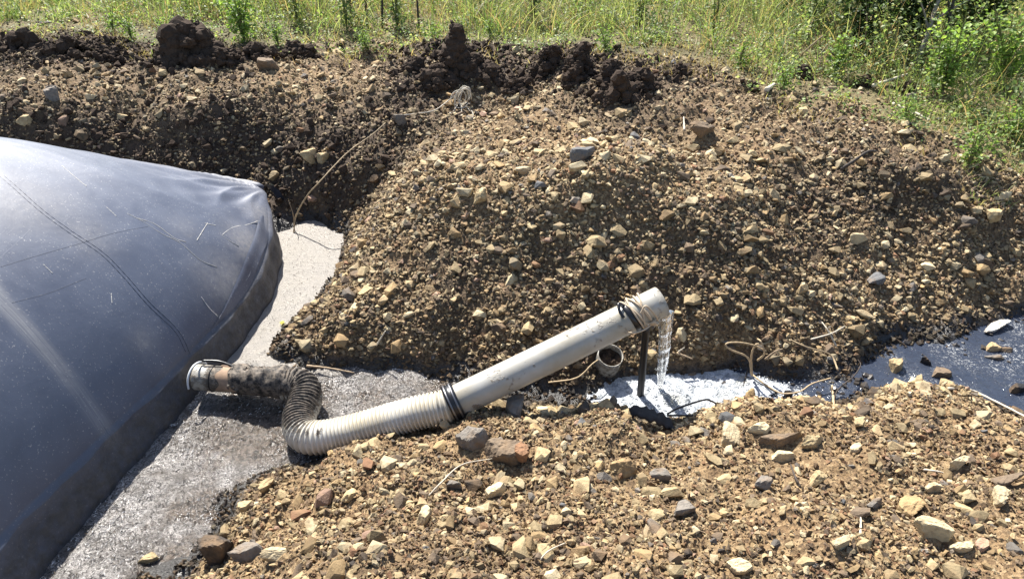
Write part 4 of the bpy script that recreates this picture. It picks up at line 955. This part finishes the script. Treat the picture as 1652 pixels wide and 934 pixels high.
V, F = merge(parts); o = link('cord_bundle', fast_mesh('cord_bundle', V-p, F, None, True), M_ROPE2, label='tangled bundle of pale cord in loops on the mound top', cat='cord'); o.location = p
stick('root', [(1352,598,.10),(1338,575,.11),(1300,560,.12),(1275,548,.10)], .0045, M_ROOT, 'long straight root slanting down to the stream past the tangle', 'root', .6)
stick('root', [(1212,604,.06),(1206,580,.10),(1180,566,.13),(1171,558,.13),(1176,553,.13),(1195,553,.12),(1216,560,.10),(1236,567,.08)], .0046, M_ROOT, 'pale looping root, biggest loop right of the water jet', 'root', .8)
stick('root', [(1213,606,.04),(1211,580,.09),(1218,560,.10),(1226,556,.10)], .0056, M_ROOT, 'thick upright root crossing the looping one', 'root', .7)
stick('root', [(1213,604,.03),(1222,612,.03),(1240,625,.02),(1262,636,.02),(1290,632,.04),(1310,620,.05),(1340,612,.05)], .0046, M_ROOT, 'wavy root lying along the edge of the foam', 'root', .7)
stick('root', [(1222,582,.06),(1232,575,.09),(1228,552,.11),(1222,548,.10)], .005, M_ROOT, 'small forked root between the loop and the long straight root', 'root', .7)
stick('root', [(1234,580,.05),(1250,570,.07),(1262,566,.07)], .0045, M_STICK, 'short side twig pointing right from the root tangle', 'twig')
stick('twig', [(1308,548,.03),(1340,540,.06),(1362,528,.05)], .0045, M_PALE, 'thin pale twig crossing the slope above the roots', 'twig')
stick('twig', [(1348,562,.02),(1336,535,.06),(1326,520,.06)], .005, M_PALE, 'pale straight twig standing over the roots', 'twig')
stick('root', [(1345,660,.02),(1344,640,.03),(1342,622,.04)], .006, M_ROOT, 'thick root end dipping into the stream edge', 'root', .8)
stick('root', [(1206,598,.02),(1194,640,.0)], .004, M_DARKW, 'thin dark root trailing into the foam', 'root')
stick('root', [(1345,648,.01),(1350,632,.03),(1362,620,.05),(1378,606,.05),(1388,590,.04),(1384,580,.03)], .004, M_DARKW, 'dark wiry root arching at the left end of the stream', 'root')
stick('twig', [(1092,572,.02),(1117,582,.02)], .006, M_STICK, 'short brown twig right of the water jet', 'twig')
stick('twig', [(1094,570,.02),(1104,561,.04)], .004, M_PALE, 'tiny pale splinter behind the short brown twig', 'twig')
stick('dark_stick', [(1356,274,.01),(1375,262,.03),(1398,248,.03),(1412,245,.02)], .011, M_DARKW, 'dark charred stick lying on the right side of the mound', 'stick', .6)
stick('wood_splinter', [(1070,104,0),(1074,70,.0)], .010, M_PALE, 'upright pale wood splinter stuck in the ground right of the clods', 'stick', .3)
stick('dry_stalk', [(1530,628,.03),(1565,630,.05),(1600,645,.05),(1652,672,.05),(1700,700,.04)], .006, M_PALE, 'pale dry reed lying across the crest of the right bank', 'stalk', .7)
stick('thin_stalk', [(692,800,.01),(712,778,.04),(745,752,.05),(795,740,.02)], .0032, M_PALE, 'thin straight straw below the leaning dark slab', 'stalk')
stick('thin_stalk', [(868,908,.01),(885,890,.03),(912,878,.01)], .003, M_PALE, 'short curved straw at the bottom centre of the near bank', 'stalk')
stick('thin_stalk', [(1290,788,.0),(1283,770,.03),(1275,750,.02)], .005, M_DARKW, 'dark twig poking up by the tan knobbly stone', 'twig')
stick('thin_stalk', [(1388,862,.01),(1388,840,.02),(1386,820,.01)], .004, M_PALE, 'pale upright straw in the gravel of the right bank', 'stalk')
stick('thin_stalk', [(1490,758,.01),(1515,762,.02),(1540,770,.01)], .004, M_PALE, 'pale straw beside the large flat-topped stone', 'stalk')
stick('dry_stalk', [(495,590,.02),(530,594,.03),(572,602,.02)], .006, M_STICK, 'brown stick lying on the slurry edge behind the hose bend', 'stick')
stick('dry_stalk', [(450,600,.05),(470,606,.03),(477,590,.05)], .005, M_DARKW, 'dark twig bent over the muddy pipe', 'twig')
stick('dry_stalk', [(885,617,.01),(930,610,.03),(955,590,.05),(968,580,.03)], .0045, M_ROOT, 'curved tan root leading from under the pipe to the stub', 'root')
stick('wood_splinter', [(607,560,.0),(622,535,.04)], .005, M_PALE, 'pale splinter on the lower left of the mound slope', 'stick')
stick('wood_splinter', [(1652-548,212,.0),(1103,190,.01)], .007, M_PALE, 'short pale upright splinter on the mound top near the dark-shaded rock', 'stick')
# black rubbery strip and wires at the foam
V, F = sweep(resample(catmull([P(1010, 668, .11), P(1024, 662, .145), P(1042, 667, .15), P(1062, 675, .14), P(1078, 684, .12), P(1088, 694, .10)], 8), 44)[0], (.030+.006*np.sin(np.arange(44)*.9))*np.sin(np.linspace(.3, 3.0, 44))**.5+.003, 14, True, .42)
V[:, 2] += .016*fbm(V[:, 0], V[:, 1], 26, 3, 4); link('rubber_strip', fast_mesh('rubber_strip', V, F, None, True), simple_mat('black_cloth', (.022, .02, .02), .7, .3, 50, .5), label='twisted strip of black rubber on the bank at the foam edge', cat='rubber strip')
for lab, pts in [('black wire arching over the foam from the rubber strip', [(1076, 668, .11), (1095, 658, .13), (1135, 645, .15), (1148, 647, .14), (1158, 653, .10)]), ('short straight black wire below the arching one', [(1076, 670, .11), (1098, 670, .11), (1118, 670, .12)])]:
    path = catmull([P(*q) for q in pts], 8); V, F = sweep(path, .0042, 8, True); link('black_wire', fast_mesh('black_wire', V, F, None, True), M_RUB, label=lab, cat='wire')
# yellow fallen leaf on slurry
p = P(455, 521, .012); V = np.array([[0, -.016, 0], [.016, 0, .003], [0, .02, .002], [-.014, 0, .004], [0, 0, 0.006]]); F = np.array([[0, 1, 4], [1, 2, 4], [2, 3, 4], [3, 0, 4]])
o = link('fallen_leaf', fast_mesh('fallen_leaf', V, F, np.tile([.62, .55, .12], (5, 1)), False), M_LEAF, label='small yellow leaf floating on the pale slurry beside the bag', cat='leaf'); o.location = p

# ------------------------------------------------------------------ vegetation
GREENS = np.array([(.215, .275, .10), (.28, .325, .14), (.16, .23, .085), (.34, .36, .19), (.115, .17, .07)])
STRAW = np.array([(.34, .27, .15), (.42, .34, .2), (.28, .2, .12), (.36, .25, .18)])
def blades(x, y, z, h, wd, lean, col, seg=3, droop=.5):
    n = len(x); a = RNG.uniform(0, 2*np.pi, n); dirx, diry = np.cos(a)*lean, np.sin(a)*lean; b_ = RNG.uniform(0, 2*np.pi, n); sx_, sy_ = np.cos(b_), np.sin(b_); VS = []
    for k in range(seg+1):
        t = k/seg; w = wd*(1-t)**.8*(1 if k else .7); cx = x+dirx*h*(t*.3+t*t*.7); cy = y+diry*h*(t*.3+t*t*.7); cz = z+h*(t-droop*lean*t*t*.6)
        if k < seg: VS += [np.stack([cx-sx_*w, cy-sy_*w, cz], 1), np.stack([cx+sx_*w, cy+sy_*w, cz], 1)]
        else: VS.append(np.stack([cx, cy, cz], 1))
    V = np.stack(VS, 1); m = V.shape[1]; f = []
    for k in range(seg-1): f += [[2*k, 2*k+1, 2*k+3], [2*k, 2*k+3, 2*k+2]]
    f.append([2*seg-2, 2*seg-1, 2*seg]); f = np.array(f); F = (f[None]+(np.arange(n)*m)[:, None, None]).reshape(-1, 3)
    return V.reshape(-1, 3), F, np.repeat(col, m, axis=0)
def leaves(c, size, col, droop=.2, narrow=.45):
    n = len(c); d = RNG.normal(size=(n, 3)); d[:, 2] = d[:, 2]*.45-droop; d /= np.linalg.norm(d, axis=1)[:, None]
    s = np.cross(d, RNG.normal(size=(n, 3))*.5+np.array([0, 0, 1.0])); s /= np.linalg.norm(s, axis=1)[:, None]+1e-9; nrm = np.cross(s, d)
    L_ = size[:, None]; V = np.stack([c, c+d*L_*.45+s*L_*narrow+nrm*L_*.12, c+d*L_, c+d*L_*.45-s*L_*narrow+nrm*L_*.12], 1)
    f = np.array([[0, 1, 2], [0, 2, 3]]); F = (f[None]+(np.arange(n)*4)[:, None, None]).reshape(-1, 3); return V.reshape(-1, 3), F, np.repeat(col, 4, axis=0)
def cat3(ps):
    V = []; F = []; C = []; o = 0
    for v, f, c in ps: V.append(v); F.append(f+o); C.append(c); o += len(v)
    return np.vstack(V), np.vstack(F), np.vstack(C)
def pick(tab, n, v=.25): return tab[RNG.integers(0, len(tab), n)]*RNG.uniform(1-v, 1+v, n)[:, None]
def veg_pts(n, y1=13, dmin=0.0, dmax=99, clump=.0, seed=0, thr=-1, xr=(-7.5, 7.5)):
    X = []; Y = []; got = 0
    while got < n:
        x = RNG.uniform(xr[0], xr[1], n*4); y = RNG.uniform(3.8, y1, n*4); e = y-turf_edge(x); k = (e > dmin) & (e < dmax) & (np.abs(x) < (y*.843+1.2)*.80)
        k &= fbm(x, y, 1.1, 3, seed) > thr
        if clump: k &= RNG.random(len(x)) < .35+clump*fbm(x, y, 5, 2, seed+3)*2
        x, y = x[k], y[k]; X.append(x); Y.append(y); got += len(x)
    return np.concatenate(X)[:n], np.concatenate(Y)[:n]
def veg(name, *ps):
    V, F, C = cat3(ps); print(name, 'tris', len(F)); link(name, fast_mesh(name, V, F, C, False), M_LEAF, kind='stuff')
# short turf and dry litter
x, y = veg_pts(40000, 11, -.38, 99, .6, 3); e = y-turf_edge(x); dryness = np.clip(.75-e*.5+.9*fbm(x, y, 1.4, 3, 8), .06, .95)
h = RNG.uniform(.03, .10, len(x))*(1+np.clip(e, 0, 2)*.5); col = np.where((RNG.random(len(x)) < dryness)[:, None], pick(STRAW, len(x)), pick(GREENS[:4], len(x))*1.1)
dryness = dryness*1.0; low_b = blades(x, y, gz(x, y)-.005, h, RNG.uniform(.002, .005, len(x)), RNG.uniform(.2, 1.4, len(x)), col, 2)
x, y = veg_pts(42000, 10, -.15, 99, .8, 13, -.35); e = y-turf_edge(x)
c = np.stack([x, y, gz(x, y)+RNG.uniform(.0, .12, len(x))*(.6+np.clip(e, 0, 1.5))*(1+.8*fbm(x, y, 3, 2, 14))], 1)
low_l = leaves(c, RNG.uniform(.012, .030, len(x)), pick(GREENS, len(x))*1.15)
veg('short_grass', low_b, low_l)
# tall grass, denser with distance
x, y = veg_pts(26000, 13, .35, 99, .9, 23, -.45); e = y-turf_edge(x); H = (.18+.42*np.clip(e/1.6, 0, 1))*(1+.5*fbm(x, y, 1.0, 2, 24))*RNG.uniform(.6, 1.25, len(x))
dry = RNG.random(len(x)) < .26+.7*np.clip(fbm(x, y, .9, 3, 25), 0, 1)
tall = blades(x, y, gz(x, y), H, RNG.uniform(.0025, .006, len(x)), RNG.uniform(.1, 1.3, len(x)), np.where(dry[:, None], pick(STRAW, len(x)), pick(GREENS, len(x))), 4)
# seed heads
k = RNG.choice(len(x), 1500, replace=False); hx, hy = x[k]+RNG.uniform(-.05, .05, 1500), y[k]; hz = gz(hx, hy)+H[k]*.85; m = 9
c = np.repeat(np.stack([hx, hy, hz], 1), m, axis=0)+np.stack([np.tile(np.arange(m)*.004, 1500), np.zeros(1500*m), np.tile(np.arange(m)*.010, 1500)], 1)
heads = leaves(c, np.full(len(c), .016), np.repeat(pick(np.array([(.42, .27, .2), (.5, .38, .28)]), 1500), m, axis=0), -.6, .18)
veg('tall_grass', tall, heads)
# mass of broad-leaved weeds behind
x, y = veg_pts(75000, 13, .5, 99, .8, 33, -.3); e = y-turf_edge(x); top_ = np.clip((e-.4)*.42, .08, .85)*(1+.6*fbm(x, y, 1.3, 3, 34))
c = np.stack([x, y, gz(x, y)+top_*RNG.random(len(x))**.7], 1)
veg('weeds', leaves(c, RNG.uniform(.016, .042, len(x)), pick(GREENS, len(x), .35), .15, .35))

M_STEM = simple_mat('green_stem', (.13, .13, .05), .7, .3, 40, .2)
def plant_proto(seed, H_, spread, nst, nleaf, lsize, tab, dark=1.0):
    global RNG; keep = RNG; RNG = np.random.default_rng(seed); st = []; cs = []
    for i in range(nst):
        a = RNG.uniform(0, 6.28); l = RNG.uniform(.1, 1)*spread; hh = H_*RNG.uniform(.55, 1.0)
        e = np.array([math.cos(a)*l, math.sin(a)*l, hh]); pth = catmull([(0, 0, 0), e*np.array([.3, .3, .5]), e], 6); st.append(sweep(pth, np.linspace(.006, .002, len(pth)), 5, False))
        for t in RNG.uniform(.15, 1, nleaf//nst): p = pth[int(t*(len(pth)-1))]; cs.append(p+RNG.normal(0, .035+.05*spread, 3)*np.array([1, 1, .6]))
    V, F = merge(st); sm = fast_mesh('stems', V, F, None, True); sm.materials.append(M_STEM)
    c = np.array(cs); c[:, 2] = np.maximum(c[:, 2], .01); V, F, C = leaves(c, RNG.uniform(.6, 1.3, len(c))*lsize, pick(tab, len(c), .3)*dark, .1, .36)
    fm = fast_mesh('foliage', V, F, C, False); fm.materials.append(M_LEAF); RNG = keep; return sm, fm
def plant(protos, u, v, z, s, name, lab, cat, i=0, group=None, y=None):
    p = hit(u, v)[0] if z is None else P(u, v, z)
    o = empty(name, (p[0], p[1], gz(p[0], p[1])), lab, cat, group); o.scale = (s,)*3; o.rotation_euler = (0, 0, i*1.7); sm, fm = protos[i % len(protos)]
    for nm, me_ in (('stems', sm), ('foliage', fm)):
        c = bpy.data.objects.new(nm, me_); COL.objects.link(c); c.parent = o
    return o
G2 = np.array([(.20, .30, .075), (.25, .34, .09), (.16, .25, .07)]); GD = np.array([(.06, .10, .035), (.09, .13, .045), (.045, .075, .03)])
WEED = [plant_proto(s, .30, .14, 7, 260, .030, G2) for s in (1, 2, 3)]; BUSH = [plant_proto(s, .75, .38, 16, 1500, .042, GD) for s in (11, 12)]; LIGHTB = [plant_proto(s, .55, .22, 12, 700, .036, G2, 1.1) for s in (21, 22)]
TALLW = [plant_proto(s, .9, .16, 6, 260, .05, GREENS) for s in (31, 32)]
for i, (u, v, s, pr, nm, lab) in enumerate([
 (395, 72, 1.0, LIGHTB, 'leafy_bush', 'bright green leafy bush behind the broad rounded soil heap'),
 (215, 72, .75, WEED, 'weed_plant', 'low bright green weed patch left of the broad soil heap'),
 (270, 66, .7, WEED, 'weed_plant', 'green weed rising behind the left shoulder of the broad soil heap'),
 (185, 58, .7, WEED, 'weed_plant', 'small green weed farthest left along the grass edge'),
 (450, 78, .7, WEED, 'weed_plant', 'green weed just right of the bright leafy bush'),
 (590, 78, .65, WEED, 'weed_plant', 'low green weed midway between the leafy bush and the soil spire'),
 (700, 80, .6, WEED, 'weed_plant', 'light green weed directly left of the pointed soil spire'),
 (790, 72, .55, WEED, 'weed_plant', 'light green weed to the right of the pointed soil spire'),
 (975, 100, .75, WEED, 'weed_plant', 'green weed beside the right foot of the stump-shaped clod'),
 (1190, 118, .8, WEED, 'weed_plant', 'green weed at the grass edge where the mound begins to slope right'),
 (1345, 128, 1.1, WEED, 'weed_plant', 'rounded bright green weed right of the reddish dry clump'),
 (1262, 150, .7, WEED, 'weed_plant', 'small weed beside the pale stone at the turf edge'),
 (1460, 190, .7, WEED, 'weed_plant', 'low weed at the edge of the grass on the right'),
 (1575, 228, .9, WEED, 'weed_plant', 'leafy weed nearest the camera at the right grass edge'),
 (1640, 200, 1.0, WEED, 'weed_plant', 'leafy weed at the right border of the photo'),
 (1520, 150, 1.0, LIGHTB, 'leafy_bush', 'light green bush below the leaning bare saplings'),
 (1610, 140, 1.1, LIGHTB, 'leafy_bush', 'light green bush at the right border, higher than the weeds'),
 (1380, 84, 1.2, BUSH, 'dark_shrub', 'dark broad-leaved shrub left of the leaning bare saplings'),
 (1460, 82, 1.4, BUSH, 'dark_shrub', 'largest dark shrub right behind the leaning bare saplings'),
 (1560, 90, 1.3, BUSH, 'dark_shrub', 'dark shrub at the upper right corner'),
 (1262, 30, 1.5, BUSH, 'dark_shrub', 'black-green shrub in deep shade at the top, right of centre'),
 (1150, 60, .8, TALLW, 'tall_weed', 'tall slender weed left of the black-green shrub'),
 (1300, 80, .8, TALLW, 'tall_weed', 'tall weed between the black-green shrub and the dark broad-leaved one'),
 (480, 40, .8, TALLW, 'tall_weed', 'tall weed standing behind and right of the leafy bush'),
 (560, 48, .8, TALLW, 'tall_weed', 'dark-stemmed tall weed left of the soil spire, at the top'),
 (640, 45, .85, TALLW, 'tall_weed', 'tall weed with dark stems just left of the soil spire, at the top'),
 (860, 42, .8, TALLW, 'tall_weed', 'tall weed behind the squat black clod, at the top'),
 (1030, 50, .8, TALLW, 'tall_weed', 'tall grass-like weed behind the right end of the clod row'),
]): plant(pr, u, v, .7, s, nm, lab, 'plant', i)

def sapling(uv0, uv1, y0, lean, rad, lab, mat, side=None):
    p0 = hit(*uv0)[0]; p1 = PY(uv1[0], uv1[1], p0[1]+lean); ext = p1+(p1-p0)*.5; path = catmull([p0, (p0*.5+p1*.5)+np.array([.015, 0, 0]), p1, ext], 10)
    V, F = sweep(path, np.linspace(rad, rad*.6, len(path))*(1+.08*np.sin(np.arange(len(path))*2.3)), 9, True)
    o = empty('bare_sapling', tuple(p0), lab, 'tree'); link('trunk', fast_mesh('trunk', V-p0, F, None, True), mat, o)
    for k, d in (side or []):
        b = path[int(k*(len(path)-1))]; e = b+np.array(d); V, F = sweep(catmull([b, (b+e)/2+np.array([0, 0, .02]), e], 6), np.linspace(rad*.5, rad*.2, 13), 6, True); link('branch', fast_mesh('branch', V-p0, F, None, True), mat, o)
M_BARK = simple_mat('grey_bark', (.30, .26, .21), .85, .4, 30, .5)
sapling((1475, 104), (1508, 18), 0, .12, .020, 'pale grey bare sapling leaning right among the shrubs', M_BARK, [(.55, (.42, .05, .22)), (.4, (-.15, 0, .25))])
sapling((1510, 108), (1536, 12), 0, .15, .015, 'dark thin bare sapling right of the pale grey one', M_DARKW, [(.5, (-.1, 0, .25))])
stick('fallen_stick', [(1408, 140, .02), (1435, 130, .05), (1464, 120, .08)], .014, M_PALE, 'pale fallen stick lying in the grass below the bare saplings', 'stick')
stick('fallen_stick', [(1284, 100, .02), (1300, 82, .12), (1328, 58, .25)], .009, M_STICK, 'thin brown stick leaning in dry grass right of centre', 'stick')
stick('fallen_stick', [(1425, 116, .0), (1420, 98, .0), (1417, 82, .0)], .012, M_PALE, 'short white upright stick left of the bare saplings', 'stick')
stick('fallen_stick', [(1440, 168, .02), (1470, 180, .02), (1500, 195, .02)], .012, M_PALE, 'pale stick lying along the grass edge at right', 'stick')
stick('fallen_stick', [(1236, 146, .02), (1250, 136, .05)], .018, M_PALE, 'short pale grey log end at the turf edge', 'stick')
for i, (u, v) in enumerate([(568, 40), (592, 42), (617, 44), (642, 42), (765, 36), (776, 30), (676, 46), (1440-10, 60), (1322, 52)]):
    p = P(u, v, .7); p[2] = gz(p[0], p[1]); V, F = sweep(catmull([p, p+np.array([.02*math.sin(i), .02, .4]), p+np.array([.04*math.sin(i*2), .03, .95])], 6), np.linspace(.012, .006, 13), 6, True)
    labs = ['leftmost dark dead weed standing in the far weeds', 'second dark dead weed from the left in the far weeds', 'third dark dead weed from the left in the far weeds', 'fourth dark dead weed from the left in the far weeds',
            'left dead weed of the close pair behind the pointed soil spire', 'right dead weed of the close pair behind the pointed soil spire', 'dark dead weed halfway between the row of four and the spire', 'dark dead weed beside the largest dark shrub', 'dark dead weed rising above the reddish dry clump']
    o = link('dead_weed', fast_mesh('dead_weed', V-p, F, None, True), M_DARKW, label=labs[i], cat='plant', group='dead weeds standing in the far grass'); o.location = p
